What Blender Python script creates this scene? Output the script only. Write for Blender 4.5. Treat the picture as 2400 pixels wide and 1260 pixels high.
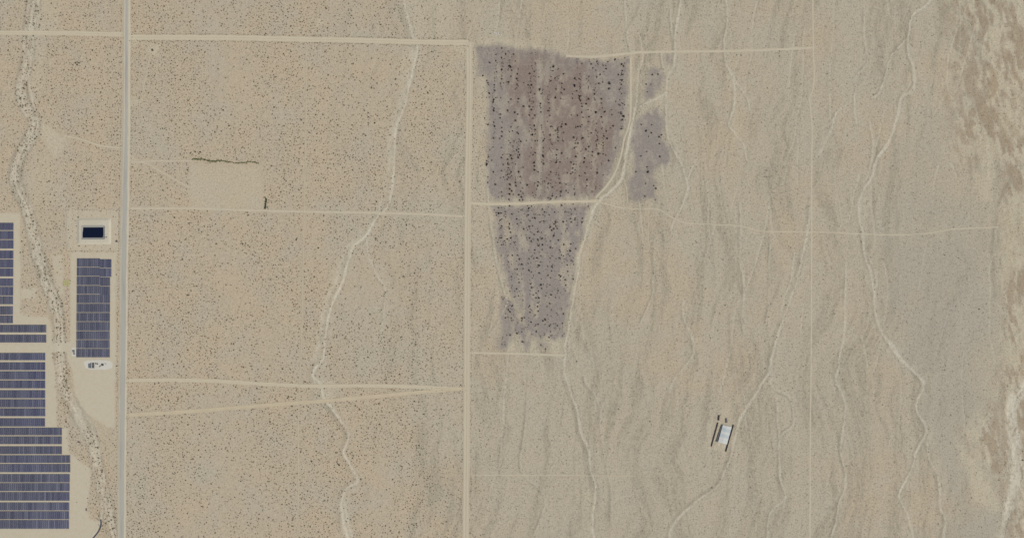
import bpy, bmesh, math, random
import numpy as np
from mathutils import Vector, Matrix

for o in list(bpy.data.objects):
    bpy.data.objects.remove(o, do_unlink=True)
SC = bpy.context.scene
COL = SC.collection
random.seed(7)
RNG = np.random.default_rng(7)

# one photograph pixel is one metre on the ground (the section roads are half a mile apart)
def PX(px, py):
    return (px - 1200.0, 630.0 - py)

# ------------------------------------------------------------------ camera, sky, sun, exposure
cam = bpy.data.cameras.new('aerial_camera')
cam_o = bpy.data.objects.new('aerial_camera', cam)
COL.objects.link(cam_o)
ALT = 4200.0
cam_o.location = (0, 0, ALT)
cam_o.rotation_euler = (0, 0, 0)
cam.sensor_fit = 'HORIZONTAL'
cam.sensor_width = 36.0
cam.lens = 36.0 * ALT / 2400.0
cam.clip_start = 10.0
cam.clip_end = 60000.0
SC.camera = cam_o

SUN_EL = math.radians(54)
SUN_AZ = math.radians(118)          # compass bearing of the sun, clockwise from north (up in the picture)
world = bpy.data.worlds.new('World')
SC.world = world
world.use_nodes = True
wn = world.node_tree
wn.nodes.clear()
sky = wn.nodes.new('ShaderNodeTexSky')
sky.sky_type = 'NISHITA'
sky.sun_disc = False
sky.sun_elevation = SUN_EL
sky.sun_rotation = SUN_AZ
sky.altitude = 700
sky.dust_density = 2.0
bg = wn.nodes.new('ShaderNodeBackground')
bg.inputs['Strength'].default_value = 0.11
wo = wn.nodes.new('ShaderNodeOutputWorld')
wn.links.new(sky.outputs[0], bg.inputs[0])
wn.links.new(bg.outputs[0], wo.inputs[0])

sun = bpy.data.lights.new('sun', 'SUN')
sun.energy = 3.0
sun.angle = math.radians(0.53)
sun.color = (1.0, 0.955, 0.88)
sun_o = bpy.data.objects.new('sun', sun)
COL.objects.link(sun_o)
sd = Vector((math.sin(SUN_AZ) * math.cos(SUN_EL), math.cos(SUN_AZ) * math.cos(SUN_EL), math.sin(SUN_EL)))
sun_o.rotation_euler = sd.to_track_quat('Z', 'Y').to_euler()
sun_o.location = (0, 0, 500)

SC.view_settings.view_transform = 'Standard'
SC.view_settings.look = 'None'
SC.view_settings.exposure = 0.16
SC.view_settings.gamma = 1.0
SC.view_settings.use_curve_mapping = False
SC.render.engine = 'CYCLES'

# ------------------------------------------------------------------ helpers
def lin(r, g, b):
    def f(c):
        c /= 255.0
        return c / 12.92 if c <= 0.04045 else ((c + 0.055) / 1.055) ** 2.4
    return (f(r), f(g), f(b), 1.0)

LIT = 1.0 / 1.22                  # what a level surface returns per unit of albedo under this sky and sun
def alb(r, g, b):
    c = lin(r, g, b)
    return (c[0] * LIT, c[1] * LIT, c[2] * LIT * .955, 1.0)     # the blue the sky adds is taken off

def tag(o, label=None, cat=None, group=None, kind=None):
    if label: o['label'] = label
    if cat: o['category'] = cat
    if group: o['group'] = group
    if kind: o['kind'] = kind
    return o

def link(name, me, mats, parent=None, loc=None, rz=None):
    o = bpy.data.objects.new(name, me)
    COL.objects.link(o)
    if mats is not None and len(me.materials) == 0:
        for m in (mats if isinstance(mats, (list, tuple)) else [mats]):
            me.materials.append(m)
    if parent: o.parent = parent
    if loc is not None: o.location = loc
    if rz is not None: o.rotation_euler = (0, 0, rz)
    return o

def empty(name, loc=(0, 0, 0), rz=0.0):
    o = bpy.data.objects.new(name, None)
    COL.objects.link(o)
    o.location = loc
    o.rotation_euler = (0, 0, rz)
    o.empty_display_size = 1
    return o

class MB:
    """collects boxes, tubes and slabs and links them as one mesh"""
    def __init__(s):
        s.v = []; s.f = []; s.m = []
    def box(s, c, d, rz=0.0, mi=0, ry=0.0, taper=1.0):
        M = Matrix.Rotation(rz, 3, 'Z') @ Matrix.Rotation(ry, 3, 'Y')
        b = len(s.v)
        for z in (-1, 1):
            t = taper if z > 0 else 1.0
            for x, y in ((-1, -1), (1, -1), (1, 1), (-1, 1)):
                p = M @ Vector((x * d[0] / 2 * t, y * d[1] / 2 * t, z * d[2] / 2))
                s.v.append((p.x + c[0], p.y + c[1], p.z + c[2]))
        for q in ((0, 3, 2, 1), (4, 5, 6, 7), (0, 1, 5, 4), (1, 2, 6, 5), (2, 3, 7, 6), (3, 0, 4, 7)):
            s.f.append(tuple(b + i for i in q)); s.m.append(mi)
    def tube(s, a, b_, r0, r1=None, n=6, mi=0):
        r1 = r0 if r1 is None else r1
        a = Vector(a); b_ = Vector(b_)
        q = (b_ - a).to_track_quat('Z', 'Y')
        k = len(s.v)
        for p, r in ((a, r0), (b_, r1)):
            for i in range(n):
                t = 2 * math.pi * i / n
                w = p + q @ Vector((r * math.cos(t), r * math.sin(t), 0))
                s.v.append(tuple(w))
        for i in range(n):
            j = (i + 1) % n
            s.f.append((k + i, k + j, k + n + j, k + n + i)); s.m.append(mi)
        s.f.append(tuple(k + i for i in reversed(range(n)))); s.m.append(mi)
        s.f.append(tuple(k + n + i for i in range(n))); s.m.append(mi)
    def mesh(s, name):
        me = bpy.data.meshes.new(name)
        me.from_pydata(s.v, [], s.f)
        me.polygons.foreach_set('material_index', s.m)
        me.update()
        return me
    def build(s, name, mats, parent=None, loc=None, rz=None):
        me = s.mesh(name)
        return link(name, me, mats, parent, loc, rz)

# ------------------------------------------------------------------ numpy noise
def vnoise(x, y, cell, seed, cy=None):
    """smooth value noise in 0..1; cell is the size of a feature in metres (cy: along y)"""
    g = np.random.default_rng(seed).random((257, 257))
    fx = x / cell; fy = y / (cy or cell)
    ix = np.floor(fx).astype(np.int64); iy = np.floor(fy).astype(np.int64)
    tx = fx - ix; ty = fy - iy
    tx = tx * tx * (3 - 2 * tx); ty = ty * ty * (3 - 2 * ty)
    a = g[ix % 256, iy % 256]; b = g[(ix + 1) % 256, iy % 256]
    c = g[ix % 256, (iy + 1) % 256]; d = g[(ix + 1) % 256, (iy + 1) % 256]
    return (a * (1 - tx) + b * tx) * (1 - ty) + (c * (1 - tx) + d * tx) * ty

def fbm(x, y, cell, seed, octv=4, cy=None):
    s = 0; a = 1.0; t = 0; k = 1.0
    for i in range(octv):
        s = s + a * vnoise(x + 37.1 * i, y - 91.7 * i, cell * k, seed + i * 13, (cy * k) if cy else None)
        t += a; a *= 0.55; k *= 0.5
    return s / t

def sstep(a, b, x):
    t = np.clip((x - a) / (b - a), 0, 1)
    return t * t * (3 - 2 * t)

def dist_poly(x, y, pts):
    """distance to a polyline, side (positive on the right going down the list), arc length fraction"""
    d = np.full(x.shape, 1e9); side = np.zeros(x.shape); tt = np.zeros(x.shape)
    n = len(pts) - 1
    for i in range(n):
        ax, ay = pts[i]; bx, by = pts[i + 1]
        dx, dy = bx - ax, by - ay
        L2 = dx * dx + dy * dy + 1e-9
        t = np.clip(((x - ax) * dx + (y - ay) * dy) / L2, 0, 1)
        ex = x - ax - t * dx; ey = y - ay - t * dy
        dd = np.sqrt(ex * ex + ey * ey)
        m = dd < d
        d = np.where(m, dd, d)
        side = np.where(m, np.sign(dx * (y - ay) - dy * (x - ax)), side)
        tt = np.where(m, (i + t) / n, tt)
    return d, side, tt

def in_poly(x, y, pts):
    c = np.zeros(x.shape, bool)
    n = len(pts); j = n - 1
    for i in range(n):
        xi, yi = pts[i]; xj, yj = pts[j]
        if yi != yj:
            c ^= ((yi > y) != (yj > y)) & (x < (xj - xi) * (y - yi) / (yj - yi) + xi)
        j = i
    return c

def near(x, y, pts, m):
    xs = [p[0] for p in pts]; ys = [p[1] for p in pts]
    return (x > min(xs) - m) & (x < max(xs) + m) & (y > min(ys) - m) & (y < max(ys) + m)

def sdf_poly(x, y, pts, m=90.0):
    k = near(x, y, pts, m); out = np.full(x.shape, m)
    if k.any():
        d, _, _ = dist_poly(x[k], y[k], list(pts) + [pts[0]])
        out[k] = np.where(in_poly(x[k], y[k], pts), -d, d)
    return out

def dist_near(x, y, pts, m=40.0):
    k = near(x, y, pts, m); out = np.full(x.shape, m)
    if k.any(): out[k] = dist_poly(x[k], y[k], pts)[0]
    return out

def smooth_line(pts, n=6):
    """Catmull-Rom through the traced points"""
    P = [pts[0]] + list(pts) + [pts[-1]]
    out = []
    for i in range(1, len(P) - 2):
        p0, p1, p2, p3 = [np.array(q, float) for q in P[i - 1:i + 3]]
        for k in range(n):
            t = k / n
            out.append(tuple(0.5 * ((2 * p1) + (-p0 + p2) * t + (2 * p0 - 5 * p1 + 4 * p2 - p3) * t * t + (-p0 + 3 * p1 - 3 * p2 + p3) * t ** 3)))
    out.append(tuple(map(float, pts[-1])))
    return out

# ------------------------------------------------------------------ plan data (photograph metres)
# dirt roads: name, width, material key, points
ROADS = [
 ('dirt_road', 10, 'road', [(-90,77),(0,77),(150,78),(288,81)], 'pale dirt road coming in from the west to the paved road'),
 ('dirt_road', 12.5, 'road', [(298,88),(420,88),(560,89),(700,92),(850,95),(1000,99),(1098,100)], 'wide pale dirt road along the north between paved road and crossing'),
 ('dirt_road', 14.5, 'road2', [(1099,98),(1100,200),(1098,350),(1096,500),(1095,700),(1094,900),(1093,1100),(1091,1330)], 'widest straight dirt road running north to south through the middle'),
 ('dirt_road', 5.2, 'track', [(1326,131),(1390,133),(1440,129),(1500,123),(1600,121),(1700,120),(1800,117),(1906,112)], 'dirt road along the top of the burnt field going east'),
 ('dirt_road', 5.5, 'road', [(1104,476),(1150,478),(1220,477),(1300,473),(1400,471)], 'dirt track cutting across between the two burnt fields'),
 ('dirt_track', 2.2, 'track', [(1400,472),(1450,485),(1500,490),(1540,490),(1580,512),(1610,522),(1680,526),(1740,530),(1790,542),(1900,543),(2020,548),(2110,550),(2180,546),(2230,537),(2340,532)], 'thin track winding east from the burnt fields'),
 ('dirt_track', 4.5, 'track', [(302,488),(450,488),(600,493),(720,496),(860,498),(1000,502),(1089,507)], 'faint straight track south of the bare plot'),
 ('dirt_road', 8, 'road', [(296,891),(400,890),(500,892),(600,898),(730,904),(850,903),(950,905),(1090,911)], 'pale dirt road joining paved road and middle road in the south'),
 ('dirt_road', 8, 'road3', [(296,972),(420,965),(560,954),(700,943),(760,939),(900,926),(1000,917),(1090,909)], 'sandy slanting dirt road that merges at the middle road'),
 ('dirt_track', 4, 'track', [(1102,826),(1200,828),(1322,832)], 'short track along the southern end of the burnt field'),
 ('dirt_track', 1.6, 'track', [(1098,1112),(1300,1113),(1400,1114),(1490,1114)], 'hairline track leading east near the bottom'),
 ('dirt_track', 3.2, 'track', [(1905,-70),(1905,0),(1906,110),(1908,180),(1905,210),(1897,230),(1899,250),(1903,300),(1902,420),(1902,550),(1901,840),(1899,1000),(1898,1330)], 'thin straight north to south track on the east side'),
 ('dirt_track', 2.0, 'track2', [(717,104),(717,260),(714,420),(711,560),(706,800),(700,960),(699,1100),(701,1330)], 'faint north to south track west of the middle'),
 ('dirt_track', 4.2, 'track', [(1478,134),(1478,260),(1472,300),(1463,326),(1455,365),(1442,403),(1421,436),(1396,463)], 'curving track along the east edge of the big burnt field'),
 ('dirt_track', 3.2, 'track', [(284,347),(240,342),(210,333),(190,326),(150,318)], 'short track from paved road to the sandy clearing'),
 ('dirt_track', 2.8, 'track', [(304,380),(360,377),(452,377)], 'faint track to the hedge of the bare plot'),
 ('dirt_track', 2.8, 'track', [(318,379),(345,384),(380,404),(445,440)], 'faint slanting track to the bare plot'),
 ('dirt_track', 2.4, 'track2', [(352,130),(345,160),(335,210),(330,236),(306,244)], 'faint track looping by the road junction'),
 ('dirt_track', 2.4, 'track2', [(1094,92),(1102,66),(1110,45),(1117,22),(1121,-70)], 'faint track heading north from the crossing'),
 ('dirt_track', 2.6, 'track2', [(1104,98),(1130,88),(1160,82)], 'faint track to the rubbish heap'),
 ('dirt_track', 2.4, 'track2', [(1466,430),(1470,460),(1468,488)], 'short track beside the eastern burnt patch'),
 ('dirt_track', 2.0, 'track2', [(1519,492),(1520,520),(1518,560)], 'short faint track going south of the eastern burnt patch'),
]
HIGHWAY = [(297.5,-80),(297,0),(296.5,150),(296,300),(294,420),(292,520),(290,640),(289,760),(288,860),(287,960),(286,1060),(285.5,1180),(285,1340)]
HW_W = [(-80,3.0),(300,3.2),(430,5.0),(560,5.6),(900,6.0),(1340,5.6)]

# washes: floor width, depth, sand strength, dark strip on the right bank in metres (coarse gravel plus painted bank shade), points
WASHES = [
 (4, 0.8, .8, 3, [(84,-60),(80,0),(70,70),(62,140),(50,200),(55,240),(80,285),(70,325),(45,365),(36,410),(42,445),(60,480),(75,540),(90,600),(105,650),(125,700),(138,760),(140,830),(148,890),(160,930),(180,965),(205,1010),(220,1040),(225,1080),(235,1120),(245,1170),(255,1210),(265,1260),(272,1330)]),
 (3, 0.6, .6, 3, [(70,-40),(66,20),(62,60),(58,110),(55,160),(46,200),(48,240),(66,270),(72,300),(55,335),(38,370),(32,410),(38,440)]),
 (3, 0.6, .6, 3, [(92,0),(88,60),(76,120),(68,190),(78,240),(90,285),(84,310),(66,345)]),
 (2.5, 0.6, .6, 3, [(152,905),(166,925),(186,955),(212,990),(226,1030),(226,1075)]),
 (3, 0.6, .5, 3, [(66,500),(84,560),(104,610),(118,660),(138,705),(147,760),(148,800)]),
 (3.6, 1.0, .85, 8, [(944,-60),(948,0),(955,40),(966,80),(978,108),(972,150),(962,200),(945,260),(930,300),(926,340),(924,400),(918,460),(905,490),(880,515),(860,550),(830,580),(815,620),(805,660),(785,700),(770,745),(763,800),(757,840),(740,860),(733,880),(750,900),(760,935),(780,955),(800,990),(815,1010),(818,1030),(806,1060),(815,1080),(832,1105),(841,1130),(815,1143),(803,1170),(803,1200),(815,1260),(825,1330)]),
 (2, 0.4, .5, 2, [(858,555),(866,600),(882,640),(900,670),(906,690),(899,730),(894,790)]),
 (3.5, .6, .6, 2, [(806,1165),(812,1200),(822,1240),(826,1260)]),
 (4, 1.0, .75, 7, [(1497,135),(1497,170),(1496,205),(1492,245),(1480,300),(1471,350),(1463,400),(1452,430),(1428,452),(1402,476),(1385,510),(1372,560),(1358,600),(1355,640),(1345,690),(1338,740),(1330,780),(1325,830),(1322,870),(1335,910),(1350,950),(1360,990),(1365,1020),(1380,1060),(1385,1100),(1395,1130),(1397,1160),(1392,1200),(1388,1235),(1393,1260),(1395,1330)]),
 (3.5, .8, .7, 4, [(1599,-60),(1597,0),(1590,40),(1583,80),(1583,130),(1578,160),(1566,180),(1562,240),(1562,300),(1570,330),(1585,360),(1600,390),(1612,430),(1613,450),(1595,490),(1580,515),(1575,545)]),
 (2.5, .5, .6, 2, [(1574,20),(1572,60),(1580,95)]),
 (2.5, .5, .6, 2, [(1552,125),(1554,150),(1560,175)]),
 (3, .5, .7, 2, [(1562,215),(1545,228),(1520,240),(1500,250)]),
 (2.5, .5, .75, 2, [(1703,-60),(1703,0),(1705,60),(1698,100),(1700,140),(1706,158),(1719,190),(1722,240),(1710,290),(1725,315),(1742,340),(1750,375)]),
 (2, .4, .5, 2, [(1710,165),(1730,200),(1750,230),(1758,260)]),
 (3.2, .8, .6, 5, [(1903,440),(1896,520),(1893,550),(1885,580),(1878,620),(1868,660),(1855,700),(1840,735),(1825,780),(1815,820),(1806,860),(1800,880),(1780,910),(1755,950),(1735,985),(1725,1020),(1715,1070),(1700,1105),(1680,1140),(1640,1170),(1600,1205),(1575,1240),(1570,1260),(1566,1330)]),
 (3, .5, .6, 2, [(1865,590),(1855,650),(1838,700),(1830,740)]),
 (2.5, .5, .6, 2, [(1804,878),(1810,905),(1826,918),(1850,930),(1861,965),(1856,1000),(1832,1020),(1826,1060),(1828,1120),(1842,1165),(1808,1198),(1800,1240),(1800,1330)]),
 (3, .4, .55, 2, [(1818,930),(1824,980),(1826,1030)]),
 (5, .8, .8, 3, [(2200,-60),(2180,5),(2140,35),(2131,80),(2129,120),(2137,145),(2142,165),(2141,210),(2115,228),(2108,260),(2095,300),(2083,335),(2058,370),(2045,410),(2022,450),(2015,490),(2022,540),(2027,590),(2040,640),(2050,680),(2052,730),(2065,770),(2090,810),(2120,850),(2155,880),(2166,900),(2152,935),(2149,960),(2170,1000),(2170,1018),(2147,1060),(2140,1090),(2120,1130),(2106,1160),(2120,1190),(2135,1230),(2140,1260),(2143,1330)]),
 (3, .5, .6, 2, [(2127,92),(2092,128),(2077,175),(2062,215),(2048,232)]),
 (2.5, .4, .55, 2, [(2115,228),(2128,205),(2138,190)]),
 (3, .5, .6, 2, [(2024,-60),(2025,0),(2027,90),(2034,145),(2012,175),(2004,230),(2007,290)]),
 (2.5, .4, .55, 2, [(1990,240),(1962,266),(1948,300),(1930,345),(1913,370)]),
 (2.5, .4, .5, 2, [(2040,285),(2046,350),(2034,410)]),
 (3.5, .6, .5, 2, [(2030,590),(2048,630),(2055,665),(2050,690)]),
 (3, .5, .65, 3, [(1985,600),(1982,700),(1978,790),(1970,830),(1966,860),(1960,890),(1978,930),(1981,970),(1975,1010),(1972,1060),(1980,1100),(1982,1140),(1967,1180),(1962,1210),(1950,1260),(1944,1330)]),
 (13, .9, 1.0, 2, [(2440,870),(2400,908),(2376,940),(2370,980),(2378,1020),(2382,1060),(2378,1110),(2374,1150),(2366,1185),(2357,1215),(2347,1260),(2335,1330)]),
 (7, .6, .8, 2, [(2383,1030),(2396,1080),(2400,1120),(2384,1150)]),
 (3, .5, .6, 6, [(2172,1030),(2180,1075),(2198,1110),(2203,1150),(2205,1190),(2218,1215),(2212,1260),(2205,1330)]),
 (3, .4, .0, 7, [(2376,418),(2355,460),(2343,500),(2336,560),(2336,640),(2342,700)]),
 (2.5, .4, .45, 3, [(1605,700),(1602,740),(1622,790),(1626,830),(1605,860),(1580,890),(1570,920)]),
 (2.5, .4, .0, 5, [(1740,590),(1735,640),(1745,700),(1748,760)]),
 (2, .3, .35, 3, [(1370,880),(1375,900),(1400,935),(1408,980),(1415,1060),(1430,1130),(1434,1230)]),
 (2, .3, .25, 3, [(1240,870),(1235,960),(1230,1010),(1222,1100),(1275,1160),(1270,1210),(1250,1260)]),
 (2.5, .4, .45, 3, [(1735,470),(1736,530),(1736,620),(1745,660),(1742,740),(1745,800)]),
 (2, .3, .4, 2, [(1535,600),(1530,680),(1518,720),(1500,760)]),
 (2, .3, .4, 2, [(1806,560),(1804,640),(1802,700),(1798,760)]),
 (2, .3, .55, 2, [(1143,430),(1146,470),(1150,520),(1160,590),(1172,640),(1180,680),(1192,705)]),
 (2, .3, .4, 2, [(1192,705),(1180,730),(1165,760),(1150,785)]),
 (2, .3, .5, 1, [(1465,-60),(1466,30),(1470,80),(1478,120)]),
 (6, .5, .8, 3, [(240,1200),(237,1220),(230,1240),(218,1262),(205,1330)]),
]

WASHES_RIGHT = [(2440,870),(2400,908),(2376,940),(2370,980),(2378,1020),(2382,1060),(2378,1110),(2374,1150),(2366,1185)]
BURN = [
 [(1118,107),(1180,104),(1215,113),(1262,116),(1300,112),(1330,133),(1400,141),(1474,139),(1474,260),(1460,330),(1438,400),(1413,440),(1388,466),(1250,468),(1160,472),(1142,430),(1137,380),(1141,320),(1139,180),(1116,178)],
 [(1152,482),(1300,479),(1383,482),(1368,520),(1360,570),(1349,630),(1343,680),(1331,730),(1324,790),(1298,802),(1282,785),(1264,810),(1242,796),(1222,745),(1203,700),(1178,640),(1166,590),(1156,530)],
 [(1176,690),(1202,704),(1218,735),(1232,765),(1244,806),(1230,822),(1216,790),(1204,768),(1196,816),(1168,818),(1172,770),(1168,738)],
 [(1262,800),(1282,795),(1292,815),(1275,822)],
 [(1520,165),(1548,160),(1556,185),(1545,215),(1520,235),(1508,228),(1512,200)],
 [(1500,270),(1545,247),(1558,290),(1554,330),(1577,345),(1570,380),(1540,402),(1540,470),(1475,470),(1472,430),(1485,390),(1478,330),(1492,290)],
 [(1556,128),(1576,128),(1572,150),(1560,155)],
]
FAN = [(2075,555),(2180,548),(2330,545),(2318,640),(2336,760),(2296,880),(2304,960),(2262,1000),(2242,1040),(2262,1100),(2305,1180),(2350,1215),(2345,1330),(2215,1330),(2216,1220),(2200,1110),(2175,1010),(2165,940),(2168,900),(2120,845),(2070,760),(2062,680)]
FAN2 = [(2110,330),(2240,240),(2270,200),(2275,80),(2290,80),(2285,210),(2240,330),(2230,450),(2330,545),(2080,550),(2095,450)]
PALE = [   # bare pale ground: polygon, strength, softness
 ([(445,385),(608,388),(616,470),(614,488),(447,488)], .42, 10),
 ([(100,290),(122,300),(160,325),(150,348),(133,366),(112,345),(98,320)], .85, 8),
 ([(1180,94),(1260,100),(1330,118),(1325,132),(1200,108),(1160,100),(1110,103),(1110,92)], .55, 9),
 ([(345,104),(372,104),(374,130),(345,125)], .8, 6),
 ([(742,44),(756,44),(756,60),(742,60)], .8, 7),
 ([(2280,330),(2310,300),(2330,340),(2335,400),(2320,470),(2296,470),(2285,420),(2300,400)], .75, 16),
 ([(2345,490),(2400,440),(2460,440),(2460,600),(2370,640),(2352,690),(2345,640)], .75, 18),
 ([(2240,1030),(2262,1050),(2290,1090),(2325,1140),(2345,1190),(2320,1200),(2290,1170),(2262,1100)], .75, 12),
 ([(2335,240),(2400,200),(2460,220),(2460,330),(2380,330),(2340,300)], .5, 18),
 ([(930,110),(985,110),(960,200),(930,290),(925,400),(915,470),(895,480),(905,400),(905,330),(918,270),(945,190)], .4, 16),
 ([(880,505),(850,530),(790,610),(760,680),(745,760),(735,850),(758,850),(765,760),(790,700),(812,650),(830,590),(870,540)], .35, 14),
 ([(1055,104),(1093,104),(1093,180),(1086,130)], .75, 4),
 ([(300,66),(322,80),(322,98),(303,122)], .7, 5),
 ([(300,228),(335,236),(330,246),(302,256)], .6, 6),
 ([(300,366),(325,374),(325,384),(302,396)], .6, 6),
 ([(930,-60),(1060,-60),(1050,92),(975,92)], .4, 40),
 ([(735,885),(785,890),(780,945),(745,940)], .6, 10),
 ([(100,0),(140,0),(140,80),(80,80)], .35, 16),
 ([(80,100),(100,110),(95,210),(70,230),(70,140)], .35, 12),
 ([(85,350),(130,380),(150,480),(70,480),(60,400)], .3, 20),
 ([(800,1150),(815,1150),(815,1200),(826,1260),(805,1260),(795,1200)], .5, 8),
 ([(1686,985),(1698,950),(1738,905),(1770,878),(1764,898),(1718,965),(1710,985)], .4, 14),
 ([(1662,985),(1722,985),(1716,1030),(1700,1062),(1655,1050)], .35, 10),
 ([(1680,1040),(1702,1046),(1694,1058),(1672,1050)], .55, 5),
 ([(1190,780),(1200,780),(1205,815),(1188,825)], .7, 5),
 ([(1245,800),(1252,800),(1256,826),(1244,826)], .6, 5),
 ([(1282,800),(1325,780),(1322,830),(1290,828)], .55, 8),
 ([(1375,500),(1390,490),(1372,560),(1358,610),(1345,690),(1338,690),(1350,600)], .5, 7),
 ([(1366,1150),(1395,1140),(1393,1200),(1386,1260),(1378,1260),(1380,1200)], .4, 8),
 ([(1440,445),(1462,440),(1462,478),(1430,482)], .4, 8),
 ([(1480,170),(1490,170),(1490,270),(1484,270)], .4, 4),
]
GRADED = [   # graded, compacted site ground round the solar field
 [(-120,497),(46,500),(47,738),(112,744),(118,752),(122,800),(128,802),(165,802),(166,600),(168,592),(272,592),(271,760),(268,1000),(252,1000),(215,975),(192,952),(176,920),(172,880),(160,842),(160,828),(130,828),(132,1000),(158,1003),(160,1060),(212,1098),(208,1150),(202,1190),(212,1218),(236,1222),(222,1262),(205,1340),(-120,1340)],
 [(156,488),(280,490),(281,590),(157,592)],
 [(122,598),(146,598),(150,690),(136,690),(130,650)],
 [(50,676),(84,676),(82,700),(50,700)],
]
HEDGE_N = [(452,373),(470,373),(485,376),(500,378),(520,377),(540,380),(556,382),(572,381),(588,379),(605,382)]

# ------------------------------------------------------------------ ground height and cover, as functions of photograph x, y
def road_mask(x, y, extra=2.0, soft=5.0):
    m = np.zeros(x.shape)
    for nm, w, mk, pts, lb in ROADS:
        P = smooth_line(pts, 4)
        xs = [p[0] for p in P]; ys = [p[1] for p in P]
        k = (x > min(xs) - 30) & (x < max(xs) + 30) & (y > min(ys) - 30) & (y < max(ys) + 30)
        if not k.any(): continue
        d, _, _ = dist_poly(x[k], y[k], P)
        m[k] = np.maximum(m[k], 1 - sstep(w / 2 + extra, w / 2 + extra + soft, d))
    d = dist_near(x, y, HIGHWAY)
    m = np.maximum(m, 1 - sstep(11 + extra, 11 + extra + soft, d))
    return m

def cover(x, y):
    """all masks for points given in photograph metres"""
    C = {}
    wx = (fbm(x, y, 26, 3, 3) - .5) * 14 + (fbm(x, y, 7, 5, 2) - .5) * 5
    wy = (fbm(x, y, 26, 4, 3) - .5) * 14 + (fbm(x, y, 7, 6, 2) - .5) * 5
    X = x + wx; Y = y + wy
    mx = x + (fbm(x, y, 30, 8, 4) - .5) * 7; my = y + (fbm(x, y, 30, 9, 4) - .5) * 7
    wint = fbm(x, y, 48, 23, 4); wfine = fbm(x, y, 9, 25, 3, 22)
    sand = np.zeros(x.shape); dark = np.zeros(x.shape); h = np.zeros(x.shape); bank = np.zeros(x.shape)
    wvar = fbm(x, y, 60, 21, 3)
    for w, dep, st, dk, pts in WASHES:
        P = smooth_line(pts, 5)
        xs = [p[0] for p in P]; ys = [p[1] for p in P]
        k = (x > min(xs) - 50) & (x < max(xs) + 50) & (y > min(ys) - 50) & (y < max(ys) + 50)
        d, s, t = dist_poly(mx[k], my[k], P)
        ends = sstep(0, .04, t) * sstep(0, .04, 1 - t) if pts[0][1] > -50 else np.ones(d.shape)
        ww = w * np.clip(-.25 + 2.2 * wvar[k] + .5 * (wfine[k] - .5), .25, 1.5)
        f = 1 - sstep(ww / 2 - 1.0, ww / 2 + 2.4 + 1.5 * wint[k], d)
        sand[k] = np.maximum(sand[k], f * st * np.clip(.15 + 1.35 * wint[k], .35, 1.0) * ends)
        splay = (1 - sstep(ww / 2, ww / 2 + 20, d)) * .30 * st * ends * sstep(.4, .7, wfine)[k]
        sand[k] = np.maximum(sand[k], splay)
        h[k] = np.minimum(h[k], -dep * .8 * (1 - sstep(ww / 2 - 1.0, ww / 2 + 3.6, d)) * ends)
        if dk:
            r = (s > 0) * sstep(ww / 2, ww / 2 + 2.5, d) * (1 - sstep(ww / 2 + 2.5 + dk * .4, ww / 2 + 4 + dk * 1.6, d)) * ends  # right-bank strip: bank shade painted into the gravel colour
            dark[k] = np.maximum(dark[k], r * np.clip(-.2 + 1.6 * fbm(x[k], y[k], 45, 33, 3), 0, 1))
        bank[k] = np.maximum(bank[k], sstep(ww / 2 + .5, ww / 2 + 2, d) * (1 - sstep(ww / 2 + 3, ww / 2 + 9, d)) * ends)
    C['bank'] = bank
    burn = np.zeros(x.shape)
    for pts in BURN:
        burn = np.maximum(burn, 1 - sstep(-11, 7, sdf_poly(X * .6 + x * .4, Y * .6 + y * .4, pts) + (fbm(x, y, 11, 47, 4, 24) - .5) * 22))
    patch = fbm(x, y, 34, 41, 3, 80)
    speck = fbm(x, y, 12, 45, 3, 26)
    burn *= 1 - .5 * sstep(.55, .68, patch * .6 + speck * .4) * sstep(470, 560, y) * (x < 1470)
    lane = (1 - sstep(3, 8, np.abs(x - 1267 - (fbm(x, y, 90, 43, 2) - .5) * 10))) * (y < 460) * (y > 150)
    burn *= 1 - .3 * lane
    burn *= 1 - .34 * sstep(.48, .70, speck)
    red = burn * (1 - sstep(-10, 60, sdf_poly(x, y, [(1215,150),(1390,180),(1430,300),(1390,440),(1230,450),(1240,300)]) + (patch - .5) * 90)) * (1 - .6 * lane)
    pale = np.zeros(x.shape)
    for pts, st, so in PALE:
        pale = np.maximum(pale, st * (1 - sstep(-so * .6, so * .6, sdf_poly(X, Y, pts))))
    gr = np.zeros(x.shape)
    for i, pts in enumerate(GRADED):
        gr = np.maximum(gr, (1, .6, .7, .9)[i] * (1 - sstep(-3, 4, sdf_poly(x + wx * .35, y + wy * .35, pts))))
    dw0 = dist_near(mx, my, smooth_line(WASHES[0][4], 4))
    wash0 = 1 - sstep(13, 19, dw0)
    zone = (1 - sstep(9, 18, dw0)) * (np.abs(y - 814) > 10) * (y < 1230)
    sand = np.maximum(sand, zone * np.clip(-.55 + 1.9 * wfine, 0, .62))
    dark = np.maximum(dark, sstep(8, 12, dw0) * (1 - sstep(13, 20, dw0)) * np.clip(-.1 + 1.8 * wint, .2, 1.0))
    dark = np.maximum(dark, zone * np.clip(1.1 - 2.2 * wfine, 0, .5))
    bank = np.maximum(bank, 1.0 * zone * sstep(.35, .6, fbm(x, y, 14, 27, 3, 30)))
    dw2 = dist_near(mx + 8, my, smooth_line([(978,108),(972,150),(962,200),(945,260),(930,300),(926,340),(922,400),(914,460),(896,490),(860,540),(822,590),(800,650),(780,700),(764,745),(757,800),(748,840)], 4))
    z2 = (1 - sstep(3, 13, dw2))
    sand = np.maximum(sand, z2 * np.clip(-.55 + 1.6 * wfine, 0, .45))
    zr = 1 - sstep(8, 20, dist_near(mx, my, smooth_line(WASHES_RIGHT, 4)))
    sand = np.maximum(sand, zr * np.clip(.1 + 1.5 * wfine, 0, 1))
    C['bank'] = bank
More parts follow.
